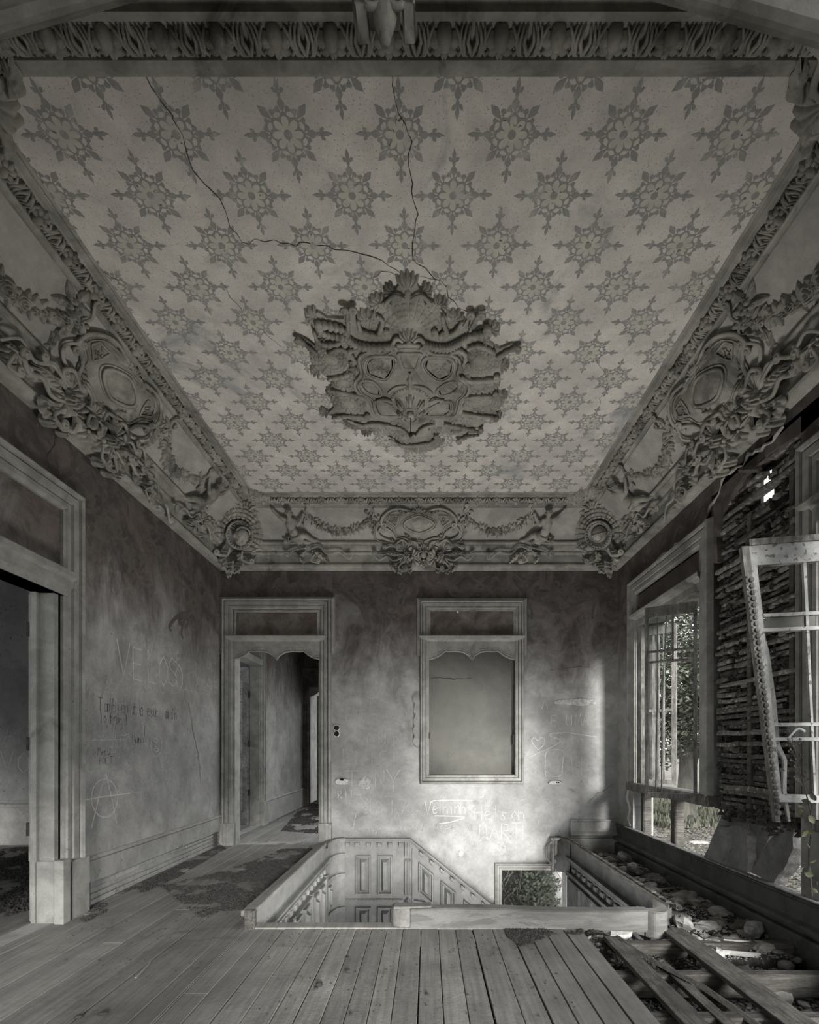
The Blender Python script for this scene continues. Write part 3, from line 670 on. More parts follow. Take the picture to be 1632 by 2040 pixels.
def sub(pts, name='raised_panel', inner=.86):
    def fn(m):
        outline(m, pts, .012, .044, True); cx = sum(p[0] for p in pts) / len(pts); cy = sum(p[1] for p in pts) / len(pts)
        q = [(cx + (x - cx) * inner, cy + (y - cy) * inner) for x, y in pts]; outline(m, q, .006, .044, True)
        m.prism(pts, .03, .040, inset=.01); m.prism(q, .035, .048, inset=.012)
    part(med, name, fn)
def sharp(pts, n=4):
    out = []
    for i, p in enumerate(pts):
        q = pts[(i + 1) % len(pts)]
        for j in range(n): out.append((p[0] + (q[0] - p[0]) * (j + .12) / n, p[1] + (q[1] - p[1]) * (j + .12) / n))
    return out
sub(sharp(CL(757, 590, 915, 590, 885, 695, 790, 695)))
sub(CL(545, 650, 600, 608, 735, 615, 738, 690, 680, 770, 560, 730))
sub(CL(1125, 650, 1070, 612, 940, 618, 925, 690, 1025, 772, 1110, 735))
sub(CL(510, 790, 540, 765, 600, 775, 650, 830, 640, 868, 560, 850))
sub(CL(1165, 800, 1140, 775, 1075, 785, 1015, 830, 1030, 868, 1115, 852))
sub(CL(605, 905, 660, 905, 745, 950, 775, 1000, 650, 1000, 615, 965))
sub(CL(1105, 905, 1040, 912, 950, 960, 935, 1000, 1060, 1000, 1110, 965))
sub(CL(790, 1010, 840, 990, 890, 1010, 870, 1040, 810, 1040))
for (x, y, r) in ((640, 690, .068), (1040, 690, .068)):
    c = C(x, y); part(med, 'rosette', lambda m: (flower(m, c[0], c[1], r, 6, .06, .3), [scroll(m, [(c[0] + r * .9 * cs_(a), c[1] + r * .9 * sn_(a)), (c[0] + r * 1.1 * cs_(a + .4), c[1] + r * 1.1 * sn_(a + .4))], .009, .013, z=.045) for a in (.5, 1.7, 2.9, 4.1, 5.3)]))
for (x, y) in ((675, 960), (1035, 955)):
    c = C(x, y); part(med, 'rosette', lambda m: (flower(m, c[0], c[1], .05, 6, .05), leaf2(m, c[0], c[1], .09, .022, .4, .05), leaf2(m, c[0], c[1], .09, .022, 3.5, .05)))
hub = C(843, 905)
def hubf(m):
    # stepped half dome hanging down, with panel ribs
    HS = .74; P = [(a * HS, b * .9) for a, b in ((.235, .03), (.235, .055), (.215, .06), (.205, .05), (.195, .085), (.175, .09), (.10, .15), (.095, .165), (.075, .17), (.07, .155), (.0, .16))]
    m.patch(lambda s, t: (lambda a, q: (hub[0] + q[0] * cs_(a), hub[1] + q[0] * sn_(a), q[1]))(2 * PI * s, P[round(t * (len(P) - 1))]), 40, len(P) - 1, closed=True)
    for k in range(22): a = 2 * PI * k / 22; m.ball((hub[0] + .062 * cs_(a), hub[1] + .062 * sn_(a), .148), .0105, n=6, m=4)
    for k in range(36): a = 2 * PI * k / 36; m.ball((hub[0] + .166 * cs_(a), hub[1] + .166 * sn_(a), .054), .008, n=6, m=4)
    for k in range(6):
        a = PI / 2 + k * PI / 3
        m.tube([(hub[0] + HS * r * cs_(a), hub[1] + HS * r * sn_(a), z * .92) for r, z in ((.185, .092), (.14, .128), (.105, .155))], .013, n=6)
        for da in (.25, .8):
            m.tube([(hub[0] + HS * r * cs_(a + da), hub[1] + HS * r * sn_(a + da), z * .93) for r, z in ((.17, .10), (.14, .124), (.115, .146))], .006, n=5)
part(med, 'hanging_boss', hubf)
def hookf(m):
    m.tube([(hub[0], hub[1], .15), (hub[0], hub[1], .185)], .030, n=12)
hb = part(med, 'pale_ring', hookf, 'bare_plaster')
part(med, 'hook_and_cord', lambda m: (m.tube([(hub[0], hub[1], .17), (hub[0], hub[1], .33)], .0035, n=5, up=(1, 0, 0)), m.ball((hub[0], hub[1], .335), .016)), 'iron')
for s in (-1, 1):   # arms curling out of the boss
    part(med, 'scroll', lambda m: (scroll(m, [(hub[0] + s * .16, hub[1] + .02), (hub[0] + s * .21, hub[1] + .05), (hub[0] + s * .27, hub[1] + .05)], .018, -.02 * s, z=.065, ribs=5), scroll(m, [(hub[0] + s * .03, hub[1] + .20), (hub[0] + s * .12, hub[1] + .18), (hub[0] + s * .19, hub[1] + .11)], .015, z=.05)))
part(med, 'keystone_leaf', lambda m: acanthus(m, [C(838, 700), C(838, 790), C(840, 860)], .05, .06, 4))
# shells (centre in crop px, radii in metres)
tc = C(835, 470)
part(med, 'grid_shell', lambda m: gridshell(m, tc[0], tc[1] - .02, .07, .285, 8, 172, 12, 5, .055, 1.12))
part(med, 'shell_rim', lambda m: m.tube([(tc[0] + .288 * cs_(a), tc[1] - .02 + .322 * sn_(a), .02) for a in [math.radians(10 + i * 1.67) for i in range(97)]], .011, n=7, ribs=24, ramp=.35))
p1 = C(830, 545); p2 = C(825, 215)
part(med, 'palmette', lambda m: palmette(m, p1[0], p1[1] + .01, .15, 90, 80, 5, .07))
part(med, 'palmette', lambda m: (palmette(m, p2[0], p2[1] + .0, .155, 90, 84, 5, .05), palmette(m, p2[0] - .09, p2[1] + .0, .085, 150, 100, 4, .05), palmette(m, p2[0] + .09, p2[1] + .0, .085, 30, 100, 4, .05)))
for sx in (-1, 1):
    part(med, 'scroll', lambda m: (scroll(m, [(p2[0] + sx * .02, p2[1] - .02), (p2[0] + sx * .09, p2[1] + .01), (p2[0] + sx * .15, p2[1] - .05)], .018, -.02 * sx, z=.05), scroll(m, [(p1[0] + sx * .04, p1[1] + .05), (p1[0] + sx * .09, p1[1] + .08), (p1[0] + sx * .13, p1[1] + .0)], .02, -.022 * sx, z=.05)))
for (x, y, r0, r1, a0, a1, nu, nv, e, rot) in ((330, 650, .02, .27, 0, 360, 14, 5, .8, 20), (1300, 655, .02, .27, 0, 360, 14, 5, .85, -20), (415, 800, .02, .20, 0, 360, 11, 4, .7, -30), (1290, 820, .02, .20, 0, 360, 11, 4, .7, 30), (440, 940, .02, .27, 0, 360, 13, 5, .6, -40), (1330, 925, .02, .28, 0, 360, 13, 5, .7, 30), (745, 1090, .02, .22, 0, 360, 10, 4, .6, 10), (900, 1150, .04, .42, 195, 350, 13, 5, .8, 0), (1180, 1050, .02, .22, 0, 360, 9, 4, .6, 15), (500, 1060, .02, .22, 0, 360, 9, 4, .6, -15)):
    c = C(x, y); part(med, 'grid_shell', lambda m: gridshell(m, c[0], c[1], r0, r1 * .62, a0, a1, nu, nv, .06, e * 1.25, rot))
def CS(pts, w, c1=0, c2=0, z=.05, ribs=0, nm='ribbed_scroll'):
    part(med, nm, lambda m: scroll(m, CL(*pts), w * .9, c1 * .75, c2 * .75, z * .85, ribs))
CS((250, 395, 330, 410, 400, 430, 440, 470), .042, 0, .03, .06, 9)
CS((240, 440, 330, 470, 420, 480, 470, 520, 560, 545, 680, 545, 735, 530), .045, 0, 0, .06, 20)
CS((925, 520, 990, 545, 1080, 550, 1150, 520, 1210, 480), .045, 0, 0, .06, 15)
CS((1210, 480, 1250, 470, 1300, 460, 1340, 450), .04, .03, 0, .06, 6)
CS((440, 465, 435, 400, 430, 310), .026, .03, 0, .06, 9, 'ribbed_arm'); CS((445, 400, 455, 350, 450, 312), .02, -.03, 0, .05)
CS((240, 600, 190, 560, 120, 505), .028, .022, 0, .05, 5, 'ribbed_arm'); CS((1400, 620, 1460, 585, 1530, 555), .028, -.024, 0, .05, 5, 'ribbed_arm')
CS((1225, 440, 1250, 390, 1285, 335), .026, -.03, 0, .06, 6, 'ribbed_arm'); CS((1225, 430, 1240, 380, 1250, 350), .02, .03, 0, .05)
for (x, y, r, rot) in ((225, 370, .13, 150), (560, 400, .15, 110), (640, 290, .13, 130), (1120, 400, .15, 65), (1020, 300, .12, 50), (1350, 460, .14, 30), (300, 500, .13, 160), (1300, 520, .12, 20), (500, 640, .12, 200), (480, 720, .12, 200), (1180, 660, .12, -20), (1180, 760, .12, -30), (530, 900, .14, 220), (300, 985, .12, 190), (470, 1050, .14, 230), (1200, 910, .13, -40), (1390, 1010, .11, -20), (1200, 1010, .15, -60), (620, 1090, .13, 250), (1000, 1080, .14, -80), (760, 1120, .14, 255), (880, 1195, .13, 270), (1130, 1090, .13, -60), (350, 860, .13, 180), (250, 720, .13, 190), (1420, 690, .13, 0), (1370, 800, .12, -10), (1420, 880, .12, -10), (1180, 1140, .10, -40), (560, 1110, .11, 240), (960, 1060, .12, 60)):
    c = C(x, y); part(med, 'palmette', lambda m: palmette(m, c[0], c[1], r * .66, rot, 150, 5, .055))
for (p, w, c1) in (((300, 590, 380, 560, 440, 590, 480, 640), .03, -.03), ((300, 760, 400, 740, 480, 700), .03, .03), ((320, 830, 420, 850, 520, 870), .028, -.04), ((330, 1010, 420, 1000, 560, 1010), .03, .03), ((430, 1020, 520, 1060, 600, 1050, 690, 1060), .03, -.03), ((1210, 560, 1290, 540, 1380, 580), .03, -.03), ((1170, 740, 1240, 770, 1400, 760), .03, .03), ((1190, 880, 1290, 870, 1390, 870), .028, .03), ((1060, 1050, 1150, 1070, 1290, 1100), .03, .03), ((1180, 980, 1300, 1000, 1400, 1010), .03, -.02), ((700, 1150, 800, 1190, 950, 1180, 1020, 1140), .03, .03), ((690, 1060, 780, 1080, 830, 1130), .026, .03), ((1000, 1050, 920, 1080, 880, 1130), .026, -.03), ((500, 370, 520, 440, 600, 470, 680, 470), .03, .03), ((1180, 380, 1130, 450, 1070, 475, 1000, 470), .03, -.03), ((620, 340, 660, 380, 640, 450), .028, .03), ((1050, 340, 1060, 400, 1080, 450), .028, -.03), ((210, 440, 250, 520, 330, 530, 400, 510), .03, -.03), ((600, 590, 560, 560, 480, 560, 420, 590), .03, .03), ((1090, 600, 1150, 570, 1200, 600, 1190, 660), .03, .03), ((1290, 1120, 1220, 1130, 1150, 1160), .026, .03)):
    CS(p, w, c1, 0, .055, 8)

# ---- frieze frames
FO, FZ = (.146 + .455) / 2, (-.094 - .392) / 2
UC = 3.97
FB = frame((-.1085, EF + FO, CZ + FZ), (1, 0, 0), (0, -.309, .298))
FL = frame((EL - FO, UC, CZ + FZ), (0, 1, 0), (.309, 0, .298))
FR = frame((ER + FO, UC, CZ + FZ), (0, -1, 0), (-.309, 0, .298))
def at(Fm, x, y=0, z=0, rot=0, s=1, mir=False):
    M = Fm @ Matrix.Translation((x, y, z)) @ Matrix.Rotation(rot, 4, 'Z')
    if mir: M = M @ Matrix.Diagonal((-1, 1, 1, 1))
    return M @ Matrix.Diagonal((s, s, s, 1))
# cartouche ~1.1 wide, .44 high
def make_cartouche(M, label):
    t = thing('plaster_cartouche', label, 'plaster cartouche', M=M, group='strapwork cartouches on the frieze')
    shape = [(-.46, .05), (-.40, .16), (-.30, .20), (-.16, .19), (0, .185), (.16, .19), (.30, .20), (.40, .16), (.46, .05), (.36, -.02), (.33, -.12), (.22, -.17), (.10, -.20), (0, -.205), (-.10, -.20), (-.22, -.17), (-.33, -.12), (-.36, -.02)]
    part(t, 'strapwork', lambda m: (plate(m, shape, -.05, .012, .012), outline(m, shape, .012, .012), outline(m, [(x * .9, y * .88) for x, y in shape], .006, .016)))
    ov = [(.17 * cs_(a) + .02 * cs_(3 * a), .105 * sn_(a) + .02) for a in [2 * PI * i / 14 for i in range(14)]]
    part(t, 'oval_field', lambda m: (plate(m, ov, .0, .022, .012), outline(m, ov, .014, .026), outline(m, [(x * 1.18, (y - .02) * 1.2 + .02) for x, y in ov], .007, .018)))
    for s in (-1, 1):
        q = [(s * .25, .13), (s * .36, .125), (s * .39, .07), (s * .30, .0), (s * .27, .05)]
        part(t, 'pierced_panel', lambda m: (outline(m, sharp(q, 3), .007, .02), [m.ball((s * R(.28, .34), R(.04, .11), .018), .009, n=5, m=3) for _ in range(14)]))
        part(t, 'scroll', lambda m: (scroll(m, [(s * .10, .19), (s * .24, .215), (s * .36, .19), (s * .46, .10), (s * .47, .02)], .019, -.03 * s, 0, .03), scroll(m, [(s * .08, -.19), (s * .2, -.15), (s * .30, -.16), (s * .34, -.08), (s * .42, -.02)], .019, -.028 * s, .03 * s, .03), scroll(m, [(s * .47, .0), (s * .52, -.08), (s * .46, -.15), (s * .34, -.19)], .018, .03 * s, 0, .03)))
        part(t, 'acanthus', lambda m: (acanthus(m, [(s * .12, -.18), (s * .24, -.21), (s * .36, -.17)], .035, .04, 5), acanthus(m, [(s * .05, .20), (s * .16, .165), (s * .24, .19)], .03, .04, 4), acanthus(m, [(s * .56, -.17), (s * .58, -.06), (s * .52, .05)], .028, .035, 5)))
        part(t, 'tendril', lambda m: (scroll(m, [(s * .48, .06), (s * .56, .02), (s * .60, .09), (s * .66, .16)], .010, .02 * s, 0, .02), scroll(m, [(s * .38, -.2), (s * .52, -.19), (s * .58, -.1), (s * .60, .0)], .010, -.02 * s, 0, .02), [leaf2(m, s * x, y, .05, .014, a if s > 0 else PI - a) for x, y, a in ((.55, .02, 1.2), (.60, .09, .2), (.62, .12, 1.9), (.64, .15, .6), (.57, -.1, .4), (.55, -.15, -.6))]))
        part(t, 'bud', lambda m: (m.ball((s * .585, .03, .02), .022, n=8, m=5), m.ball((s * .50, .12, .02), .018, n=8, m=5)))
    part(t, 'palmette', lambda m: (palmette(m, 0, .15, .085, 90, 130, 5, .04), palmette(m, 0, -.16, .07, 270, 130, 5, .04)))
    return t
cart = make_cartouche(at(FB, .0), 'plaster cartouche at the middle of the back frieze over the blind window')
copy_tree(cart, at(FL, 0), 'plaster cartouche on the left frieze between two garlands')
copy_tree(cart, at(FR, 0), 'plaster cartouche on the right frieze above the bared laths')
# garlands .8 wide
def make_garland(M, label, sag=.20, w=.80):
    t = thing('flower_garland', label, 'plaster garland', M=M, group='sagging flower garlands on the friezes')
    g = random.Random(11)
    cur = lambda u: (w * (u - .5), .10 - sag * (1 - (2 * u - 1) ** 2) * 1.0 + .0)
    part(t, 'foliage', lambda m: [leaf2(m, cur(u)[0], cur(u)[1], g.uniform(.05, .09), .018, g.uniform(0, 2 * PI), .03) for u in [i / 46 for i in range(47)] for _ in (0, 1)])
    for u, r in ((.30, .036), (.42, .050), (.54, .052), (.66, .042)):
        c = cur(u); part(t, 'rose', lambda m: rose(m, c[0], c[1] + g.uniform(-.01, .01), r, .055))
    for u in (.06, .12, .18, .24, .36, .48, .60, .73, .80, .86, .92, .97):
        c = cur(u); part(t, 'blossom', lambda m: flower(m, c[0] + g.uniform(-.012, .012), c[1] + g.uniform(-.02, .02), g.uniform(.022, .032), 5, .045, g.uniform(0, 2)))
    def rib(m):
        for s, u in ((-1, 0), (1, 1)):
            c = cur(u); scroll(m, [c, (c[0] + s * .02, c[1] + .06), (c[0] - s * .02, c[1] + .12)], .014, -.02 * s, 0, .02)
            scroll(m, [c, (c[0] + s * .05, c[1] - .03), (c[0] + s * .06, c[1] - .10)], .012, .015 * s, 0, .02)
    part(t, 'ribbon', rib)
    return t
gar = make_garland(at(FB, -.98, .02), 'flower garland on the back frieze, left of the cartouche')
copy_tree(gar, at(FB, .98, .02, mir=True), 'flower garland on the back frieze, right of the cartouche')
copy_tree(gar, at(FL, .98, .0, rot=-.1), 'flower garland on the left frieze, nearer the back corner')
copy_tree(gar, at(FL, -1.0, .0, s=1.15), 'flower garland on the left frieze nearest the viewer, cut by the picture edge')
copy_tree(gar, at(FR, -.98, .0, mir=True), 'flower garland on the right frieze, nearer the back corner')
copy_tree(gar, at(FR, 1.0, .0, s=1.15), 'flower garland on the right frieze nearest the viewer, cut by the picture edge')
# bow and end sprigs of the near garlands, ornament at the near corners of the ceiling
def sprig(M, label):
    t = thing('plaster_sprig', label, 'plaster sprig', M=M, group='small leaf sprigs above the garlands')
    part(t, 'blossom', lambda m: (flower(m, 0, 0, .07, 5, .06), flower(m, .08, -.05, .045, 5, .05)))
    part(t, 'leaf', lambda m: [leaf2(m, 0, 0, .14, .03, a, .04) for a in (.4, 1.5, 2.6, 3.7, -.9)])
    return t
for Fm, x, y, mir, lb in ((FL, -.64, .14, False, 'plaster leaf sprig on the left frieze beside the cartouche'), (FR, .64, .14, True, 'plaster leaf sprig on the right frieze beside the cartouche')):
    sprig(at(Fm, x, y, mir=mir), lb)

# ---- figures: one continuous surface from overlapping soft forms, remeshed
def figure(name, mb, parent, voxel=.007, mat=PL, M=None):
    o = mb.build(name, mat, parent, M=M, smooth=True)
    r = o.modifiers.new('skin', 'REMESH'); r.mode = 'VOXEL'; r.voxel_size = voxel; r.use_smooth_shade = True
    s = o.modifiers.new('soft', 'SMOOTH'); s.iterations = 3; s.factor = .5
    dg = bpy.context.evaluated_depsgraph_get(); dg.update(); me = bpy.data.meshes.new_from_object(o.evaluated_get(dg)); me.name = name
    o.modifiers.clear(); old = o.data; o.data = me; bpy.data.meshes.remove(old)
    if not me.materials: me.materials.append(MT[mat])
    me.polygons.foreach_set('use_smooth', [True] * len(me.polygons)); return o
def limb(mb, pts, rs_, n=10):
    mb.tube(pts, list(rs_), n=n)
    for p, r in zip(pts, rs_): mb.ball(p, r * .99, n=10, m=8)
def headf(mb, c, r, ax=(0, 1, 0), lk=(0, 0, 1)):
    """head: skull, jaw, cheeks, nose, brow, lips, ears; ax up the face, lk where it looks"""
    U = Vector(ax).normalized(); W = Vector(lk).normalized(); S = U.cross(W).normalized(); W = S.cross(U)
    P = lambda a, b, d: tuple(Vector(c) + S * a * r + U * b * r + W * d * r)
    rot = Matrix((S, U, W)).transposed()
    mb.ball(P(0, .18, -.08), r, .86, .95, .95, 14, 12, rot); mb.ball(P(0, -.35, .18), r * .72, .9, .9, .9, 12, 10, rot)
    for s in (-1, 1):
        mb.ball(P(.33 * s, -.25, .58), r * .30, n=8, m=8); mb.ball(P(.88 * s, -.02, 0), r * .24, .5, 1.2, .9, 8, 8, rot)
        mb.ball(P(.31 * s, .22, .72), r * .24, 1.3, .5, .8, 8, 8, rot); mb.ball(P(.30 * s, .06, .73), r * .12, n=8, m=6)
    mb.ball(P(0, -.10, .90), r * .17, .8, 1.5, 1, 8, 8, rot); mb.ball(P(0, -.42, .80), r * .17, 1.4, .5, .8, 8, 8, rot); mb.ball(P(0, -.66, .62), r * .2, n=8, m=8)
def curls(mb, c, r, ax=(0, 1, 0), lk=(0, 0, 1), n=34, seed=4):
    g = random.Random(seed); U = Vector(ax).normalized(); W = Vector(lk).normalized()
    for _ in range(n * 3):
        d = Vector((g.gauss(0, 1), g.gauss(0, 1), g.gauss(0, 1))).normalized()
        if d.dot(W) < .45 + .9 * max(0, d.dot(U) - .3) and d.dot(U) > -.35: mb.ball(tuple(Vector(c) + d * r * .98 + U * r * .18), r * g.uniform(.16, .26), n=6, m=5)
def make_cherub(M, label):
    t = thing('plaster_cherub', label, 'plaster cherub', M=M, group='seated plaster cherubs holding the garlands')
    mb = MB()
    limb(mb, [(-.005, -.10, .05), (-.02, -.03, .065), (-.03, .05, .06), (-.03, .095, .055)], (.062, .056, .060, .046))
    mb.ball((.0, -.03, .085), .045, n=10, m=8); limb(mb, [(-.03, .10, .06), (-.028, .13, .065)], (.026, .026))
    headf(mb, (-.022, .165, .075), .042, (.1, 1, .0), (.2, -.25, 1))
    limb(mb, [(-.07, .085, .055), (-.125, .115, .06), (-.155, .135, .05), (-.20, .185, .04)], (.030, .027, .022, .017))      # arm raised outward
    limb(mb, [(.02, .085, .055), (.06, .04, .075), (.085, .055, .07), (.13, .125, .045)], (.030, .026, .023, .016))     # arm to the garland
    for (bx, by, ang) in ((-.205, .19, 2.2), (.135, .132, 1.0)):
        mb.ball((bx, by, .042), .019, 1, 1, .7, 8, 6)
        for k, (da, l) in enumerate(((-.55, .024), (-.2, .032), (.1, .034), (.4, .030), (1.0, .024))):
            a = ang + da; limb(mb, [(bx, by, .042), (bx + l * .7 * cs_(a), by + l * .7 * sn_(a), .046), (bx + l * 1.25 * cs_(a), by + l * 1.25 * sn_(a), .038)], (.0075, .007, .006), 6)
    limb(mb, [(.02, -.115, .05), (.10, -.095, .085), (.14, -.10, .08), (.20, -.155, .05), (.235, -.185, .035)], (.050, .046, .036, .030, .018))
    limb(mb, [(.235, -.185, .035), (.255, -.175, .04), (.285, -.185, .035)], (.020, .018, .010), 8)
    limb(mb, [(-.01, -.13, .05), (.055, -.165, .08), (.085, -.165, .075), (.115, -.19, .05), (.16, -.205, .035)], (.052, .046, .036, .028, .018))
    limb(mb, [(.16, -.205, .035), (.18, -.2, .04), (.205, -.21, .03)], (.020, .017, .010), 8)
    figure('body', mb, t, .0062)
    mb = MB(); curls(mb, (-.022, .165, .075), .043, (.1, 1, 0), (.2, -.25, 1)); mb.build('hair', PL, t, smooth=True)
    part(t, 'drapery', lambda m: (m.tube([(-.065, -.09, .07), (-.03, -.125, .115), (.02, -.115, .12), (.065, -.085, .10)], [.012, .02, .02, .010], n=7), m.tube([(-.06, -.11, .06), (-.03, -.15, .10), (.01, -.15, .11)], [.012, .017, .01], n=7), acanthus(m, [(-.06, -.1, 0), (-.10, -.14, 0), (-.08, -.19, 0)], .035, .05, 3)))
    return t
che = make_cherub(at(FB, -1.58, .0), 'plaster cherub sitting left on the back frieze with one arm raised')
copy_tree(che, at(FB, 1.58, .0, mir=True), 'plaster cherub sitting right on the back frieze with one arm raised')
copy_tree(che, at(FL, 1.60, -.02, mir=True, rot=.1), 'plaster cherub on the left frieze beside the back corner')
copy_tree(che, at(FR, -1.60, -.02, rot=-.1), 'plaster cherub on the right frieze beside the back corner')

# ---- rocaille clusters hung over the cornice under each cartouche (about 1.3 wide)
def make_cluster(M, label):
    t = thing('rocaille_cluster', label, 'plaster ornament', M=M, group='shell and scroll clusters over the cornice')
    for (x, y, r, rot, n) in ((-.27, .03, .15, 100, 7), (-.17, -.06, .15, 0, 6), (.27, .03, .15, 80, 7), (.17, -.06, .15, 180, 6), (-.27, -.02, .14, 250, 6), (.27, -.02, .14, -70, 6), (0, .03, .11, 90, 7), (0, -.09, .10, 270, 5)):
        part(t, 'palmette', lambda m: palmette(m, x, y, r, rot, 170, n, .06))
    for s in (-1, 1):
        c = s * .24
        part(t, 'flower_head', lambda m: flower(m, c, -.02, .055, 8, .10))
        part(t, 'scroll', lambda m: (scroll(m, [(s * .30, -.06), (s * .42, -.10), (s * .52, -.05), (s * .62, -.09), (s * .70, -.03)], .022, .03 * s, 0, .045), scroll(m, [(s * .28, -.10), (s * .36, -.20), (s * .27, -.24)], .022, -.03 * s, 0, .05), scroll(m, [(s * .15, -.12), (s * .17, -.20), (s * .25, -.22)], .020, .025 * s, 0, .05)))
        part(t, 'scroll', lambda m: (scroll(m, [(s * .36, .05), (s * .45, .10), (s * .53, .06)], .018, .025 * s, 0, .045), scroll(m, [(s * .20, .10), (s * .30, .17), (s * .38, .12)], .022, -.03 * s, 0, .05), scroll(m, [(s * .08, .06), (s * .10, .13), (s * .18, .15)], .02, -.025 * s, 0, .05)))
        part(t, 'acanthus', lambda m: (acanthus(m, [(s * .33, -.03), (s * .45, .0), (s * .58, -.02)], .05, .05, 6), acanthus(m, [(s * .22, .12), (s * .20, .20), (s * .26, .25)], .04, .05, 4), acanthus(m, [(s * .34, -.12), (s * .44, -.17), (s * .40, -.24)], .04, .05, 5)))
        part(t, 'drop_flower', lambda m: (flower(m, s * .34, -.24, .05, 5, .07), flower(m, s * .20, -.235, .04, 5, .06)))
    part(t, 'mask_boss', lambda m: (m.ball((0, -.02, .04), .045, .9, 1.2, .8, 10, 8), [scroll(m, [(s * .02, .02), (s * .07, .0), (s * .08, -.06)], .016, -.02 * s, 0, .06) for s in (-1, 1)]))
    return t
def cornframe(Fm, down=.31, out=.16, tilt=.5):
    return Fm @ Matrix.Translation((0, -down, .02)) @ Matrix.Rotation(tilt, 4, 'X')
GB = FB.copy(); GB.translation = Vector((-.1085, EF + .455, CZ - .545))
def clus_frame(o, X, Yh):
    return frame(o, X, (Yh[0] * -.28, Yh[1] * -.28, .96))
KB = clus_frame((-.05, EF + .47, CZ - .53), (1, 0, 0), (0, 1)); KL = clus_frame((EL - .47, 3.90, CZ - .53), (0, 1, 0), (-1, 0)); KR = clus_frame((ER + .47, 3.90, CZ - .53), (0, -1, 0), (1, 0))
clu = make_cluster(at(KB, 0, s=.92), 'rocaille shell cluster hanging over the back cornice under the middle cartouche')
copy_tree(clu, at(KL, 0, s=.98), 'rocaille shell cluster hanging over the left cornice')
copy_tree(clu, at(KR, 0, s=.98), 'chipped rocaille shell cluster hanging over the right cornice')

# ---- corner ornaments: round shell niche on the diagonal
def make_corner(M, label, kind):
    t = thing('corner_ornament', label, 'plaster ornament', M=M, group='shell niches in the frieze corners')
    part(t, 'shell_ring', lambda m: (gridshell(m, 0, -.02, .175, .36, -25, 205, 15, 4, .10), m.tube([(.165 * cs_(a), -.02 + .165 * sn_(a), .06) for a in [2 * PI * i / 36 for i in range(37)]], .012, n=6)))
    part(t, 'beaded_ring', lambda m: [m.ball((.145 * cs_(a), -.02 + .145 * sn_(a), .055), .0145, n=7, m=5) for a in [2 * PI * i / 26 for i in range(26)]])
    part(t, 'niche_back', lambda m: m.patch(lambda s, q: (.14 * q * cs_(2 * PI * s), -.02 + .14 * q * sn_(2 * PI * s), -.10 * (1 - q * q) + .04), 24, 6, closed=True), 'frieze_plaster')
    for s in (-1, 1):
        part(t, 'palmette', lambda m: (palmette(m, s * .36, .10, .17, 90 - s * 55, 170, 8, .08), palmette(m, s * .30, -.20, .13, 270 + s * 30, 150, 6, .06)))
        part(t, 'flower_head', lambda m: flower(m, s * .50, .0, .11, 9, .07))
        part(t, 'scroll', lambda m: (scroll(m, [(s * .10, .30), (s * .28, .33), (s * .42, .24), (s * .56, .22)], .026, -.03 * s, 0, .06), scroll(m, [(s * .20, -.17), (s * .32, -.10), (s * .42, -.15), (s * .58, -.13)], .026, .035 * s, 0, .06), scroll(m, [(s * .08, -.20), (s * .10, -.30), (s * .22, -.32)], .024, .03 * s, 0, .06), scroll(m, [(s * .42, -.18), (s * .5, -.25), (s * .62, -.22), (s * .75, -.27)], .018, .03 * s, 0, .05)))
        part(t, 'acanthus', lambda m: (acanthus(m, [(s * .05, -.22), (s * .12, -.33), (s * .07, -.44)], .06, .06, 6), acanthus(m, [(s * .28, -.26), (s * .40, -.32), (s * .38, -.42)], .05, .05, 5), acanthus(m, [(s * .12, .30), (s * .22, .36), (s * .34, .34)], .05, .05, 5), acanthus(m, [(s * .58, .10), (s * .62, -.02), (s * .58, -.14)], .04, .04, 5)))
    part(t, 'crest', lambda m: (palmette(m, 0, .27, .15, 90, 150, 7, .07), [scroll(m, [(s * .04, .30), (s * .15, .40), (s * .24, .36)], .022, -.03 * s, 0, .05) for s in (-1, 1)]))
    part(t, 'drop', lambda m: (acanthus(m, [(0, -.34), (0, -.46), (0, -.56)], .05, .06, 4), [scroll(m, [(0, -.44), (s * .05, -.50), (s * .08, -.46)], .016, -.02 * s, 0, .05) for s in (-1, 1)], m.ball((0, -.57, .03), .02)))
    if kind == 'face':
        mb = MB(); headf(mb, (0, -.03, .10), .10, (0, 1, .25), (.0, -.3, 1)); figure('crowned_face', mb, t, .009)
        part(t, 'crown', lambda m: ([leaf2(m, .08 * cs_(a), .045 + .06 * sn_(a), .06, .018, a, .12) for a in [PI * i / 8 for i in range(9)]], m.tube([(.085 * cs_(a), .04 + .06 * sn_(a), .14) for a in [PI * i / 10 for i in range(11)]], .011, n=6)))
    else:
        part(t, 'globe', lambda m: (m.ball((0, -.02, .02), .095, n=22, m=16), m.tube([(.099 * cs_(a), -.02 + .025 * sn_(a) - .0 * cs_(a), .02 + .099 * sn_(a)) for a in [2 * PI * i / 30 for i in range(31)]], .009, n=6), m.tube([(.05 * cs_(a), -.05 + .04 * sn_(a), .10) for a in [2 * PI * i / 16 for i in range(17)]], .006, n=5)))
    return t
cl_ = frame((EL - .30, EF + .30, CZ - .30), (.707, .707, 0), (.707 * .55, -.707 * .55, .83)); cr_ = frame((ER + .30, EF + .30, CZ - .30), (.707, -.707, 0), (-.707 * .55, -.707 * .55, .83))
cl_.translation += cl_.col[2].to_3d() * .10; cr_.translation += cr_.col[2].to_3d() * .10
make_corner(cl_, 'back left corner shell ornament framing a crowned plaster face', 'face')
make_corner(cr_, 'back right corner shell ornament framing a banded plaster globe', 'globe')
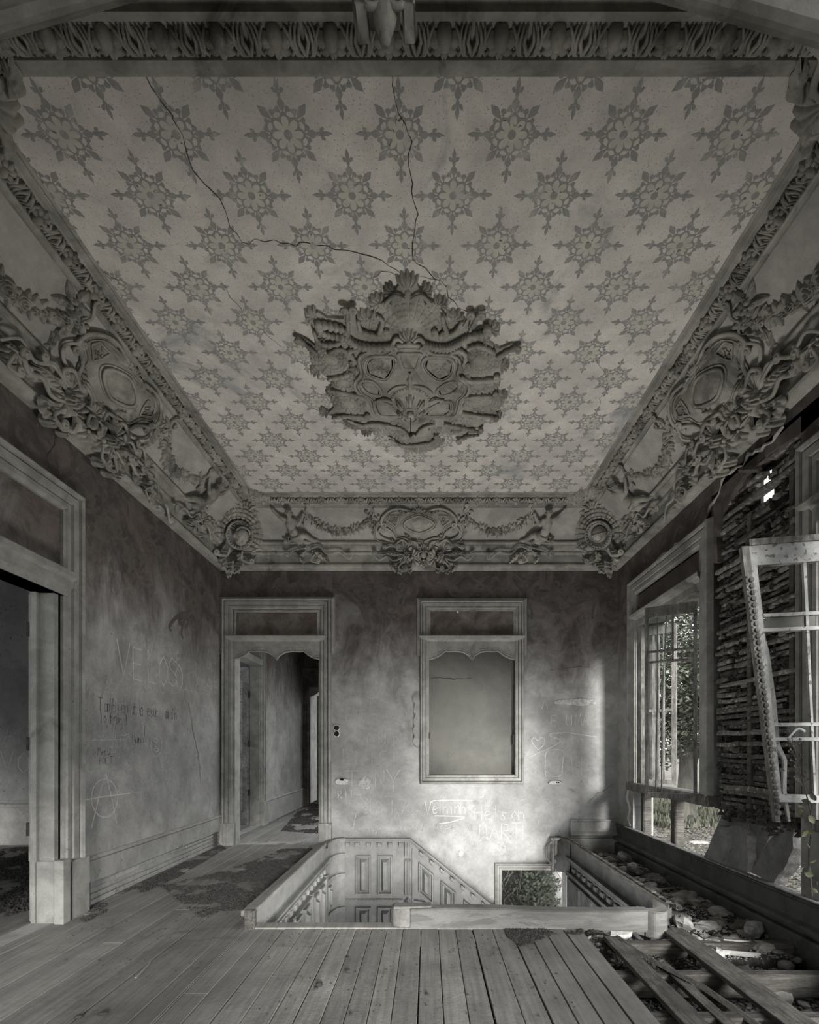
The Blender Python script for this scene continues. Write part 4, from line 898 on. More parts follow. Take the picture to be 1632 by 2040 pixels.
# flat crests where the corners run over onto the ceiling, all four corners
def make_crest(M, label):
    t = thing('corner_crest', label, 'plaster ornament', M=M, group='leafy crests at the ceiling corners')
    part(t, 'palmette', lambda m: palmette(m, 0, 0, .16, 90, 200, 7, .05))
    part(t, 'scroll', lambda m: [(scroll(m, [(0, -.02), (s * .12, .05), (s * .24, .0), (s * .34, .03)], .025, -.03 * s, 0, .03), acanthus(m, [(s * .05, .02), (s * .15, .10), (s * .27, .07)], .045, .04, 5)) for s in (-1, 1)])
    return t
for (cx, cy, dx, dy, lb) in ((EL, EF, 1, -1, 'leafy plaster crest at the back left ceiling corner'), (ER, EF, -1, -1, 'leafy plaster crest at the back right ceiling corner'), (EL + .05, EN + .10, 1, 1, 'leafy plaster crest at the near left ceiling corner'), (ER - .02, EN + .12, -1, 1, 'leafy plaster crest at the near right ceiling corner')):
    make_crest(frame((cx, cy, CZ - .012), (-dy * .707 * 1, dx * .707, 0) if dx * dy > 0 else (dy * -.707 * -1, dx * -.707 * -1, 0), (dx * .707, dy * .707, 0)) if False else (lambda Y: frame((cx, cy, CZ - .012), Y.cross(Vector((0, 0, -1))), Y))(Vector((dx, dy, 0)).normalized()), lb)
# smaller rocaille on the cornice either side of the corners and at the near ends
def make_spray(M, label):
    t = thing('cornice_spray', label, 'plaster ornament', M=M, group='small scroll sprays on the cornice')
    part(t, 'palmette', lambda m: (palmette(m, -.12, .05, .10, 120, 160, 6, .06), palmette(m, .02, -.01, .10, 270, 150, 6, .06)))
    part(t, 'scroll', lambda m: (scroll(m, [(-.10, .0), (.05, .05), (.15, -.04), (.30, -.02), (.42, -.10)], .017, .03, 0, .045), scroll(m, [(-.12, .03), (-.28, .0), (-.34, -.06)], .018, -.03, 0, .045), scroll(m, [(0, -.04), (-.06, -.12), (.02, -.15)], .017, .025, 0, .05), scroll(m, [(-.2, .06), (-.28, .12), (-.36, .09)], .016, -.02, 0, .05)))
    part(t, 'acanthus', lambda m: (acanthus(m, [(-.05, .0), (.08, -.07), (.16, -.14)], .04, .05, 5), acanthus(m, [(-.12, .0), (-.2, -.07), (-.16, -.14)], .04, .05, 5)))
    return t
sp = make_spray(at(KB, -1.40, .03, s=1), 'scroll spray on the back cornice below the left cherub')
copy_tree(sp, at(KB, 1.28, .03, mir=True), 'scroll spray on the back cornice below the right cherub')
copy_tree(sp, at(KL, 1.75, .03, mir=True), 'scroll spray on the left cornice beside the back corner')
copy_tree(sp, at(KR, -1.75, .03), 'scroll spray on the right cornice beside the back corner')
copy_tree(sp, at(KL, -.75, -.02, rot=.4), 'scroll spray on the left cornice in front of the shell cluster')
copy_tree(sp, at(KR, .80, -.02, mir=True, rot=-.4), 'scroll spray on the right cornice in front of the shell cluster')
copy_tree(sp, at(KL, .85, -.04, rot=-.2), 'scroll spray on the left cornice behind the shell cluster')
copy_tree(sp, at(KR, -.85, -.04, mir=True, rot=.2), 'scroll spray on the right cornice behind the shell cluster')
# keystone bracket of the arch
kb = thing('keystone_bracket', 'carved plaster bracket hanging from the arch at the top centre', 'bracket', loc=(-.135, 1.62, HC + 2.31))
def kbf(m):
    m.tube([(0, 0, .30), (0, -.01, .12), (0, -.015, 0), (0, -.01, -.055)], [.045, .045, .038, .018], n=12, up=(1, 0, 0)); m.ball((0, -.01, -.06), .02)
    m.bbox(-.095, -.05, .0, -.055, .05, .3, .006); m.bbox(.055, -.05, .0, .095, .05, .3, .006)
part(kb, 'pendant', kbf)
part(kb, 'scroll', lambda m: [m.tube([(s * (.04 + .03 * cs_(a)), -.04, .03 + .03 * sn_(a)) for a in [i * .5 for i in range(12)]], .010, n=6, up=(0, 1, 0)) for s in (-1, 1)])
for i, nm in enumerate((-1, 1)):
    part(kb, 'cap', lambda m: m.bbox(nm * .03 - .075, -.06, .05 + .0, nm * .03 + .075, .055, .08, .006)) if i == 0 else None
# ================================================================== FLAT PRINT: stencilled stars, cracks, wall painting, scratched writing
def disc(mb, cx, cy, rf, z, n=32):
    rf_ = rf if callable(rf) else (lambda a: rf)
    return mb.add([(cx + rf_(2 * PI * i / n) * cs_(2 * PI * i / n), cy + rf_(2 * PI * i / n) * sn_(2 * PI * i / n), z) for i in range(n)], [tuple(range(n))])
def poly(mb, pts, z): return mb.add([(x, y, z) for x, y in pts], [tuple(range(len(pts)))])
def loz(mb, a, r0, r1, w, z, off=0, rot=0):
    c, s = cs_(a), sn_(a)
    P = [(0, 0), (.35, .8), (.6, 1), (1, 0), (.6, -1), (.35, -.8)]
    pts = []
    for u, v in P:
        x, y = (r1 - r0) * u, w * v; x, y = x * cs_(rot) - y * sn_(rot) + r0, x * sn_(rot) + y * cs_(rot) + off
        pts.append((x * c - y * s, x * s + y * c))
    return poly(mb, pts, z)
def pol(a, r, t): return (r * cs_(a) - t * sn_(a), r * sn_(a) + t * cs_(a))
sm = MB(); disc(sm, 0, 0, lambda a: .082 + .009 * cs_(8 * a), .001, 64)
for k in range(8):
    a = k * PI / 4; card = k % 2 == 0; z = .001
    loz(sm, a, .088, .150 if card else .166, .018, z)
    for s in (-1, 1):
        disc(sm, *pol(a, .106, s * .024), .0095, z + .0001 * s, 10); loz(sm, a, .084, .110, .006, z + .0003, s * .012, s * .5)
        if card: loz(sm, a, .160, .192, .009, z, s * .004, s * .85); disc(sm, *pol(a, .176, s * .020), .0075, z + .0002, 9)
    if card: loz(sm, a, .156, .222, .0105, z + .0004); disc(sm, *pol(a, .154, 0), .009, z + .0005, 10)
    b = a + PI / 8
    for s in (-1, 1): disc(sm, *pol(b, .102, s * .009), .0085, z + .0004, 9)
om = MB(); disc(om, 0, 0, lambda a: .034 + .043 * abs(cs_(4 * a)) ** .55, .002, 96)
cm = MB(); disc(cm, 0, 0, .020, .003, 18)
srcs = [sm.build('stencil_star', 'stencil_grey', ceiling), om.build('stencil_petals', 'stencil_ochre', ceiling), cm.build('stencil_dot', 'stencil_grey', ceiling)]
g = random.Random(5); first_ = True
for j in range(-1, 14):
    y = 2.529 + .279 * j
    for k in range(-5, 5):
        x = -.138 + .558 * k + (.279 if j % 2 else 0)
        if not (EL - .12 < x < ER + .12) or y > EF + .06: continue
        M = frame((x, y, CZ), (1, 0, 0), (0, -1, 0)) @ Matrix.Rotation(g.uniform(-.02, .02), 4, 'Z')
        if first_: st_ = srcs; first_ = False
        else: st_ = [o.copy() for o in srcs]; [COL.objects.link(o) for o in st_]
        for q, o in enumerate(st_):
            o.matrix_basis = M
            if q: o.parent = st_[0]; o.matrix_basis = Matrix()
# cracks on the ceiling
def ribbon(mb, P, w, n, jit=0, taper=True):
    """flat line through 3-D points P lying on a plane with normal n"""
    n = Vector(n); k = len(P); vs = []
    for i, p in enumerate(P):
        p = Vector(p); t = Vector(P[min(i + 1, k - 1)]) - Vector(P[max(i - 1, 0)]); s = t.cross(n); s = s.normalized() if s.length > 1e-9 else Vector((1, 0, 0))
        q = w / 2 * (.35 + .65 * sn_(PI * min(1, .12 + .76 * i / max(1, k - 1)))) if taper else w / 2
        q *= 1 + g.uniform(-jit, jit); vs += [p + s * q, p - s * q]
    return mb.add(vs, [(2 * i, 2 * i + 1, 2 * i + 3, 2 * i + 2) for i in range(k - 1)])
def rough(P, step=.05, amp=.008):
    out = [Vector(P[0])]
    for a, b in zip(P[:-1], P[1:]):
        a, b = Vector(a), Vector(b); m = max(1, int((b - a).length / step))
        for i in range(1, m + 1): out.append(a.lerp(b, i / m) + (Vector((g.gauss(0, amp), g.gauss(0, amp), g.gauss(0, amp))) if i < m else Vector()))
    return out
def crack(parent, pix, proj, n, w=.006, off=.002, mat='crack_line', name='crack', amp=.009):
    n = Vector(n); P = rough([proj(x, y) for x, y in pix], .04, amp); pl = Vector(P[0])
    P = [p - n * (p - pl).dot(n) + n * off for p in P]
    mb = MB(); ribbon(mb, P, w, n, .5); return mb.build(name, mat, parent)
onceil = lambda x, y: hit(x, y, (0, 0, CZ), (0, 0, 1))
for pix, w in (([(262, 108), (300, 170), (345, 230), (385, 340), (438, 395), (455, 440), (482, 482)], .005), ([(482, 482), (560, 484), (640, 488), (700, 500), (745, 512), (800, 545)], .005), ([(774, 128), (788, 200), (812, 262), (820, 380), (828, 440), (822, 515), (866, 556), (890, 572), (893, 592), (915, 615), (940, 628)], .005), ([(482, 132), (540, 141), (572, 139), (580, 128), (650, 129), (665, 145), (740, 147), (748, 130), (800, 131)], .010), ([(120, 480), (170, 530), (240, 560)], .004), ([(560, 690), (500, 640), (440, 560)], .003), ([(870, 556), (760, 540), (740, 552)], .003), ([(1180, 700), (1210, 760), (1190, 820)], .003)):
    crack(ceiling, pix, onceil, (0, 0, -1), w)
crack(wall_back, [(855, 1352), (870, 1350), (905, 1353), (940, 1351)], lambda x, y: onback(x, y, YB + .10), (0, -1, 0), .012, .002, amp=.004)
crack(wall_left, [(113, 868), (100, 900), (85, 955)], onleft, (1, 0, 0), .008); crack(wall_left, [(375, 1400), (385, 1460), (395, 1500), (400, 1560)], onleft, (1, 0, 0), .008)
crack(wall_back, [(1020, 1150), (1035, 1170), (1048, 1190)], onback, (0, -1, 0), .007); crack(wall_back, [(1095, 1335), (1140, 1330), (1175, 1328)], onback, (0, -1, 0), .006); crack(wall_back, [(1170, 1600), (1190, 1580), (1225, 1562)], onback, (0, -1, 0), .006)
# painted scrollwork fading off the upper walls
def painted(parent, strokes, proj, n, w, mat, name):
    mb = MB()
    for P in strokes:
        Q = [proj(p[0], p[1]) for p in catmull([(*p, 0) for p in P], 6)]
        n_ = Vector(n); pl = Vector(Q[0]); Q = [q - n_ * (q - pl).dot(n_) + n_ * (.0016 + .0001 * (g.random())) for q in Q]; ribbon(mb, Q, w * g.uniform(.7, 1.3), n)
    return mb.build(name, mat, parent, kind='stuff')
def swirl(x, y, r, a, s=1, t=1.1): return [(x + s * (r * (1 - .8 * i / 8)) * cs_(a + t * 2 * PI * i / 8), y + (r * (1 - .8 * i / 8)) * sn_(a + t * 2 * PI * i / 8)) for i in range(9)]
def plume(x, y, dx, dy, s=1): return [(x, y), (x + dx * .4, y + dy * .15), (x + dx * .8, y + dy * .6), (x + dx, y + dy), (x + dx * .85, y + dy * 1.25 * s)]
SB = []; SB2 = []; SB3 = []
for (x, y, s) in ((690, 1160, 1), (985, 1160, -1)):
    SB += [swirl(x, y, 16, .5, s), plume(x, y + 10, 60 * s, 20), plume(x + 30 * s, y + 25, 50 * s, -12), plume(x + 60 * s, y + 30, 45 * s, 18), swirl(x + 30 * s, y + 12, 12, 2, s), plume(x + 10 * s, y + 30, 30 * s, 55), plume(x + 30 * s, y + 45, 16 * s, 45), swirl(x + 90 * s, y + 55, 16, 1, s)]
for (x, y, s) in ((760, 1190, 1), (800, 1170, -1), (905, 1175, 1), (1060, 1180, 1), (1180, 1180, -1), (560, 1160, 1), (600, 1165, -1), (1110, 1165, 1)):
    SB2 += [swirl(x, y, 14, 0, s), swirl(x + 26 * s, y + 10, 11, 2, s), plume(x, y + 14, 45 * s, 20), plume(x - 10 * s, y + 16, 10 * s, 30), plume(x + 14 * s, y + 6, 34 * s, -14)]
for (x, y, s) in ((1090, 1200, 1), (1180, 1250, -1), (1190, 1300, 1), (1110, 1230, 1), (720, 1230, 1), (790, 1260, -1), (1160, 1210, 1)):
    SB3 += [swirl(x, y, 20, 1, s), plume(x, y + 20, 22 * s, 40), swirl(x + 20 * s, y + 30, 13, 3, s)]
painted(wall_back, SB, onback, (0, -1, 0), .05, 'mural_light', 'painted_scrolls'); painted(wall_back, SB2, onback, (0, -1, 0), .04, 'mural_light', 'painted_scrolls'); 
SL = []; SL2 = []
for (x, y, s) in ((160, 930, 1), (235, 1060, 1), (225, 1020, -1), (370, 1150, 1), (385, 1190, -1), (300, 1060, 1), (180, 1000, 1)):
    SL += [swirl(x, y, 22, .5, s), plume(x, y + 20, 24 * s, 50), plume(x + 14 * s, y + 30, 34 * s, 30), swirl(x + 22 * s, y + 48, 13, 2, s)]
    SL2 += [plume(x - 12, y + 30, 16 * s, 70), plume(x + 30, y + 10, 20 * s, 60)]
painted(wall_left, SL, onleft, (1, 0, 0), .05, 'mural_light', 'painted_scrolls')
painted(wall_right, [swirl(1350, 1090, 14, 1), plume(1345, 1105, 14, 18), swirl(1362, 1075, 9, 2), plume(1310, 1120, 20, -16), swirl(1400, 1010, 10, 1)], onright, (-1, 0, 0), .02, 'mural_light', 'painted_scrolls')
# vertical painted bands above the frames
mb = MB()
for x in (705, 745, 1010, 1075, 1090, 560, 650):
    a, b = onback(x, 1136), onback(x + 12, 1136); z1 = zb(1185 - (x * 7) % 17); mb.add([(a.x, YB - .0012, a.z), (b.x, YB - .0012, a.z), (b.x, YB - .0012, z1), (a.x, YB - .0012, z1)], [(0, 1, 2, 3)])
mb.build('painted_bands', 'mural_red', wall_back, kind='stuff')

# stroke lettering
GL = {'A': '0,0 3,10 6,0|1.2,4 5,4', 'B': '0,0 0,10 4,9 4.5,7 0,5.5 5,4 5,1 0,0', 'C': '5,9 2,10 0,7 0,3 2,0 5,1', 'D': '0,0 0,10 4,8 5,5 4,1 0,0', 'E': '5,10 0,10 0,0 5,0|0,5 4,5', 'F': '5,10 0,10 0,0|0,5 4,5', 'G': '5,9 2,10 0,6 1,1 4,0 5,4 3,4', 'H': '0,0 0,10|5,0 5,10|0,5 5,5', 'I': '2,0 2,10', 'J': '1,10 5,10|4,10 4,1 2,0 0,2', 'L': '0,10 0,0 5,0', 'M': '0,0 1,10 3,4 5,10 6,0', 'N': '0,0 0,10 5,0 5,10', 'O': '2.5,10 0,7 0,3 2.5,0 5,3 5,7 2.5,10', 'P': '0,0 0,10 4,9 4,6 0,5', 'Q': '2.5,10 0,7 0,3 2.5,0 5,3 5,7 2.5,10|3,3 6,-1', 'R': '0,0 0,10 4,9 4,6 0,5 5,0', 'S': '5,9 2,10 0,8 1,6 4,4.5 5,2 3,0 0,1', 'T': '0,10 6,10|3,10 3,0', 'U': '0,10 0,2 2.5,0 5,2 5,10', 'V': '0,10 3,0 6,10', 'Y': '0,10 3,5 6,10|3,5 3,0', 'Z': '0,10 5,10 0,0 5,0',
      'a': '4,5 1,6 0,3 1,0 4,2 4,6 4,0', 'b': '0,10 0,0 3,0 4,3 3,5 0,5', 'c': '4,5 1,6 0,3 1,0 4,1', 'e': '0,3 4,4 3,6 1,6 0,3 1,0 4,1', 'f': '4,10 2,9 2,0|0,6 4,6', 'g': '4,5 1,6 0,3 2,1 4,3 4,-3 1,-4', 'h': '0,10 0,0|0,4 3,6 4,4 4,0', 'i': '1,6 1,0|1,8 1.3,8.4', 'j': '2,6 2,-3 0,-4|2,8 2.3,8.4', 'l': '1,10 1,0', 'm': '0,0 0,6 1.5,6 2,3 2,0|2,4 4,6 4.5,0', 'n': '0,0 0,6|0,4 3,6 4,4 4,0', 'o': '2,6 0,3 2,0 4,3 2,6', 'r': '0,0 0,6|0,4 2,6 4,5', 's': '4,5 1,6 1,4 3,2 2,0 0,1', 't': '2,9 2,0 4,0|0,6 4,6', 'u': '0,6 0,1 2,0 4,1|4,6 4,0', 'é': '0,3 4,4 3,6 1,6 0,3 1,0 4,1|2,8 3.5,10', 'á': '4,5 1,6 0,3 1,0 4,2 4,6 4,0|2,8 3.5,10', 'ó': '2,6 0,3 2,0 4,3 2,6|2,8 3.5,10', '7': '0,10 5,10 2,0', '4': '4,0 4,10 0,3 6,3', '0': '2.5,10 0,7 0,3 2.5,0 5,3 5,7 2.5,10', '!': '1,10 1,3|1,.8 1.2,0', '-': '0,5 4,5', ' ': ''}
def write(parent, text, px, py, h, proj, n, U, mat='chalk_scratch', w=.006, slant=0.0, gap=.25, name='graffiti', aspect=.62, rise=0.0, wob=.05):
    """text whose first letter stands on pixel (px,py); h letter height in metres; U wall direction of writing"""
    o = proj(px, py); U = Vector(U); n = Vector(n); mb = MB(); x = 0
    for ch in text:
        strokes = [[tuple(map(float, q.split(','))) for q in s.split()] for s in GL.get(ch, '').split('|') if s]
        wd = max([p[0] for s in strokes for p in s] + [3]) / 10
        dy = g.uniform(-wob, wob) * h; sc = g.uniform(.92, 1.08)
        for s in strokes:
            P = [o + U * ((x + p[0] / 10 * aspect / .62) * h * sc + slant * p[1] / 10 * h) + Vector((0, 0, 1)) * (p[1] / 10 * h * sc + dy + rise * x * h) + n * .002 for p in s]
            P = [p + Vector((g.gauss(0, .006), g.gauss(0, .006), g.gauss(0, .006))) * h for p in P]
            P = [p - n * ((p - o).dot(n) - .002) for p in P]
            ribbon(mb, P, w, n, .3, False)
        x += (wd * aspect / .62 + gap)
    return mb.build(name, mat, parent)
B_ = dict(proj=onback, n=(0, -1, 0), U=(1, 0, 0)); L__ = dict(proj=onleft, n=(1, 0, 0), U=(0, 1, 0))
W_ = lambda t, x, y, h, **k: write(wall_back, t, x, y, h, **{**B_, **k})
LW = lambda t, x, y, h, **k: write(wall_left, t, x, y, h, **{**L__, **k})
W_('ELE', 684, 1414, .20, gap=.40, mat='faint_scratch', w=.005); W_('ESTA', 690, 1447, .16, gap=.5, mat='faint_scratch', w=.005); W_('AQUI', 706, 1486, .17, gap=.35, mat='faint_scratch', w=.005); W_('LLICFA', 684, 1522, .18, gap=.42, mat='faint_scratch', w=.005)
W_('T', 688, 1566, .22, aspect=.9, w=.006); W_('N', 748, 1566, .22); W_('Y', 770, 1580, .30, w=.007); W_('RITA', 674, 1590, .10, gap=.3); W_('JDI7', 727, 1620, .17, gap=.42, w=.006, mat='faint_scratch')
W_('V', 846, 1622, .19, w=.010, aspect=.5); W_('elhinho', 862, 1621, .17, w=.009, gap=.13, aspect=.56); W_('Helson', 946, 1632, .19, w=.006, gap=.2, rise=-.04); W_('MARTI', 954, 1671, .20, w=.006, gap=.12); W_('40', 974, 1702, .15, gap=.4, w=.005)
W_('A', 1080, 1413, .13, gap=.4); W_('E UMA', 1098, 1446, .14, gap=.28); W_('V', 1075, 1545, .32, mat='faint_scratch'); W_('UMI', 1090, 1545, .28, mat='faint_scratch', gap=.2); W_('ESTA', 1098, 1480, .12, gap=.5, mat='faint_scratch'); W_('YUM-', 735, 1662, .06, mat='faint_scratch', gap=.3); W_('Ana Alencar e gui', 820, 1652, .08, mat='faint_scratch', w=.004); W_('7', 700, 1650, .2, w=.005, aspect=.4)
LW('VELOSO', 232, 1343, .30, gap=.20, w=.011, aspect=.66); LW('VALENTE', 285, 1300, .14, mat='faint_scratch', w=.006, gap=.3); LW('ANIERE', 390, 1372, .16, gap=.2, w=.007); LW('AMO  TE  AR', 198, 1400, .30, mat='faint_scratch', w=.007, gap=.35, aspect=.9); LW('BNYW', 152, 1352, .24, mat='faint_scratch', w=.006, gap=.15)
LW('También tiene su canción', 195, 1416, .12, mat='charcoal_mark', w=.0065, gap=.13, aspect=.55); LW('lo frágil', 200, 1441, .10, mat='charcoal_mark', w=.0065, gap=.12, aspect=.55); LW('Maria', 263, 1480, .08, mat='charcoal_mark', w=.005, gap=.12); LW('Metal', 194, 1505, .06, mat='charcoal_mark', w=.005); LW('POET', 198, 1523, .06, mat='charcoal_mark', w=.005)
LW('RICARDO', 200, 1482, .20, mat='faint_scratch', w=.006, slant=.2, rise=.06, gap=.1); LW('ANTONIO', 215, 1502, .13, mat='chalk_scratch', w=.004, rise=.12, gap=.12); LW('VELHO', 248, 1506, .14, mat='chalk_scratch', w=.004, rise=.2, gap=.18); LW('ANDRE', 280, 1560, .20, mat='faint_scratch', w=.005, gap=.08); LW('CVA  N', 250, 1612, .24, mat='faint_scratch', w=.005, gap=.4); LW('JORGE', 300, 1520, .1, mat='faint_scratch', w=.004); LW('WPE', 405, 1345, .2, mat='faint_scratch', w=.006)
write(wall_side_b := srw, 'ANA', 8, 1480, .24, lambda x, y: onback(x, y, YB - .02), (0, -1, 0), (1, 0, 0), 'faint_scratch', .008); write(srw, 'VOS', 2, 1540, .26, lambda x, y: onback(x, y, YB - .02), (0, -1, 0), (1, 0, 0), 'faint_scratch', .008)
def lines(parent, strokes, proj, n, w, mat, name):
    mb = MB(); n = Vector(n)
    for P in strokes:
        Q = [proj(*p[:2]) for p in catmull([(*p, 0) for p in P], 5)]; pl = Vector(Q[0]); Q = [q - n * ((q - pl).dot(n) - .0022) for q in Q]; ribbon(mb, Q, w, n, .25, False)
    return mb.build(name, mat, parent)
N_b, N_l = (0, -1, 0), (1, 0, 0)
lines(wall_back, [[(862, 1600), (864, 1595), (900, 1594), (942, 1595)]], onback, N_b, .012, 'chalk_scratch', 'graffiti'); lines(wall_back, [[(866, 1625), (900, 1626), (926, 1628), (900, 1637), (875, 1641)]], onback, N_b, .011, 'chalk_scratch', 'graffiti')
lines(wall_back, [[(1073, 1494), (1062, 1482), (1060, 1473), (1066, 1470), (1072, 1476), (1079, 1469), (1085, 1474), (1083, 1484), (1073, 1494)]], onback, N_b, .008, 'chalk_scratch', 'scratched_heart')
lines(wall_back, [[(1056, 1508), (1075, 1499), (1100, 1488), (1118, 1475), (1100, 1468), (1097, 1462), (1130, 1460), (1160, 1464), (1190, 1468)]], onback, N_b, .008, 'chalk_scratch', 'graffiti')
lines(wall_back, [[(1087, 1545), (1087, 1520), (1091, 1496), (1122, 1496), (1121, 1520), (1117, 1545), (1087, 1546)]], onback, N_b, .006, 'chalk_scratch', 'graffiti')
lines(wall_back, [[(g.uniform(690, 1200), g.uniform(1560, 1700)) for _ in range(3)] if False else (lambda x, y: [(x, y), (x + g.uniform(-14, 14), y + g.uniform(-12, 12)), (x + g.uniform(-24, 24), y + g.uniform(-14, 14))])(g.uniform(700, 1150), g.uniform(1570, 1700)) for _ in range(60)], onback, N_b, .0035, 'faint_scratch', 'scratches')['kind'] = 'stuff'
lines(wall_left, [(lambda x, y: [(x, y), (x + g.uniform(-10, 10), y + g.uniform(-20, 20)), (x + g.uniform(-16, 16), y + g.uniform(-30, 30))])(g.uniform(165, 425), g.uniform(1330, 1620)) for _ in range(130)], onleft, N_l, .0035, 'faint_scratch', 'scratches')['kind'] = 'stuff'
lines(wall_left, [[(208 + 26 * cs_(a), 1590 + 38 * sn_(a)) for a in [i * PI / 8 for i in range(17)]]], onleft, N_l, .009, 'chalk_scratch', 'circled_letter')
lines(wall_left, [[(182, 1650), (196, 1590), (210, 1540)], [(210, 1540), (222, 1590), (232, 1640)], [(154, 1597), (200, 1588), (260, 1580)]], onleft, N_l, .009, 'chalk_scratch', 'circled_letter')
lines(wall_left, [[(303, 1470), (300, 1485), (303, 1500), (311, 1507), (320, 1498), (322, 1480), (318, 1466)], [(306, 1474), (310, 1471), (314, 1475), (310, 1479), (306, 1474)], [(311, 1480), (308, 1487), (313, 1487)], [(306, 1493), (311, 1490), (316, 1493), (311, 1498), (306, 1493)], [(304, 1468), (306, 1470)]], onleft, N_l, .007, 'chalk_scratch', 'scratched_face')
lines(wall_left, [[(155, 1475), (205, 1474), (250, 1473)], [(190, 1470), (165, 1500), (170, 1530), (185, 1540), (200, 1538)]], onleft, N_l, .006, 'faint_scratch', 'graffiti')

# holes and knocks in the back wall
sw = thing('socket_box', 'broken double switch box with dark holes in the plaster', 'switch box', (onback(671, 1456).x, YB, onback(671, 1456).z), group=None)
for s in (1, -1):
    mb = MB(); mb.tube([(0, .01, s * .040), (0, -.012, s * .040)], .044, n=16, up=(1, 0, 0)); mb.build('plaster_rim', 'bare_plaster', sw)
    mb = MB(); mb.tube([(0, .0, s * .040), (0, -.0135, s * .040)], .034, n=16, up=(1, 0, 0)); mb.build('hole', 'gap_black', sw)
def chip(px, py, w, h, name='bare_patch', parent=None, proj=onback, mat='bare_plaster', n=(0, -1, 0)):
    c = proj(px, py); n = Vector(n); U = n.cross(Vector((0, 0, 1))); mb = MB(); k = 18
    vs = [c + U * (w / 2 * cs_(a) * g.uniform(.8, 1.15)) + Vector((0, 0, h / 2 * sn_(a) * g.uniform(.75, 1.15))) + n * .003 for a in [2 * PI * i / k for i in range(k)]]
    mb.add(vs + [c + (v - c) * .9 + n * (.010 if mat == 'bare_plaster' else .004) for v in vs], [(i, (i + 1) % k, k + (i + 1) % k, k + i) for i in range(k)] + [tuple(range(k, 2 * k))]); return mb.build(name, mat, parent or wall_back)
chip(681, 1557, .20, .085); chip(1105, 1559, .20, .05); chip(682, 1553, .06, .03, 'hole', mat='gap_black').location = (0, -.012, 0)
for dx in (-12, 4, 8): chip(1105 + dx, 1559, .018, .018, 'nail_hole', mat='gap_black').location = (0, -.010, 0)
chip(1150, 1399, .62, .10, 'rubbed_patch', mat='faint_scratch'); chip(728, 1559, .20, .17, 'rubbed_patch', mat='faint_scratch'); chip(912, 1220, .03, .03); chip(918, 1700, .07, .09, 'dark_knock', mat='frieze_plaster')
c = onleft(105, 850); mb = MB(); mb.ball((XL + .13, c.y + .05, c.z), .06, .5, 1, .8); mb.build('broken_stub', 'bare_plaster', clu) if False else None
# ================================================================== STAIRWELL
XS0, XS1, YS0, YS1 = -1.25, 1.80, 3.62, YB
# floor edge fascias
def wbox(name, mat, b, parent=None, bev=.004, **k): return MB().bbox(*b, bev).build(name, mat, parent, **k)
stair = thing('stair_panelling', 'pale panelled dado with a worn rail along the left of the stairwell', 'stair panelling', (XS0, YS0, -2.0)); stair.location = (0, 0, 0)
mb = MB(); mb.box(XS0 - .05, YS0, -2.4, XS0, YS1 - .45, .11); mb.build('backing', 'stair_paint', stair)
mb = MB(); mb.bbox(XS0 - .075, YS0 - .03, .085, XS0 + .015, 6.2, .125, .006); mb.build('cap', 'floor_wood', stair)
mb = MB(); mb.bbox(XS0 - .045, YS0 - .05, -.03, XS0 + .03, YS0 + .0, .13, .006); mb.build('end_post', 'decayed_wood', stair)
PRm = [(0, -.10), (.035, -.105), (.04, -.12), (.02, -.135), (.02, -.15), (.03, -.155), (.03, -.17), (.0, -.175)]
mb = MB(); mb.sweep(PRm, [(lambda a, b, u=u: (XS0 + a, u, b)) for u in (YS0, 6.28)])
mb.sweep([(a, b * .3 - .25) for a, b in PRm], [(lambda a, b, u=u: (XS0 + a, u, b)) for u in (YS0, 6.28)]); mb.build('moulding', 'stair_paint', stair)
y = YS0 + .06
while y < 6.2:
    mb = MB(); mb.bbox(XS0 - .0, y, -.235, XS0 + .03, y + .055, -.18, .004); mb.build('dentil', 'stair_paint', stair); y += .17
def raised(parent, mp, u0, u1, v0, v1, skew=0, name='raised_panel'):
    """field with a moulded frame and a hipped centre; skew drops the right side"""
    sk = lambda u: skew * (u - u0) / (u1 - u0) * 1.0
    P = lambda d: [(u0 + d, v0 + sk(u0 + d) + d * (1.2 if skew else 1)), (u1 - d, v0 + sk(u1 - d) + d), (u1 - d, v1 + sk(u1 - d) - d * (1.2 if skew else 1)), (u0 + d, v1 + sk(u0 + d) - d)]
    lv = [(0, 0), (.004, .032), (.022, .036), (.030, .004), (.048, .002), ((u1 - u0) * .40, .055)]
    mb = MB(); vs = [mp(u, v, b) for d, b in lv for u, v in P(d)]
    mb.add(vs, [(i * 4 + j, i * 4 + (j + 1) % 4, i * 4 + 4 + (j + 1) % 4, i * 4 + 4 + j) for i in range(len(lv) - 1) for j in range(4)] + [tuple(range(4 * len(lv) - 4, 4 * len(lv)))])
    return mb.build(name, 'stair_paint', parent)
msl = lambda u, v, b: (XS0 + b, u, v)
for yy in (4.0, 4.32, 4.75, 5.07, 5.5, 5.82):
    for v0, v1 in ((-.85, -.34), (-1.5, -.95)): raised(stair, msl, yy, yy + .22, v0, v1)
for yy in (4.60, 5.35, 6.12):
    wbox('pilaster', 'stair_paint', (XS0, yy, -2.2, XS0 + .035, yy + .09, -.27), stair)
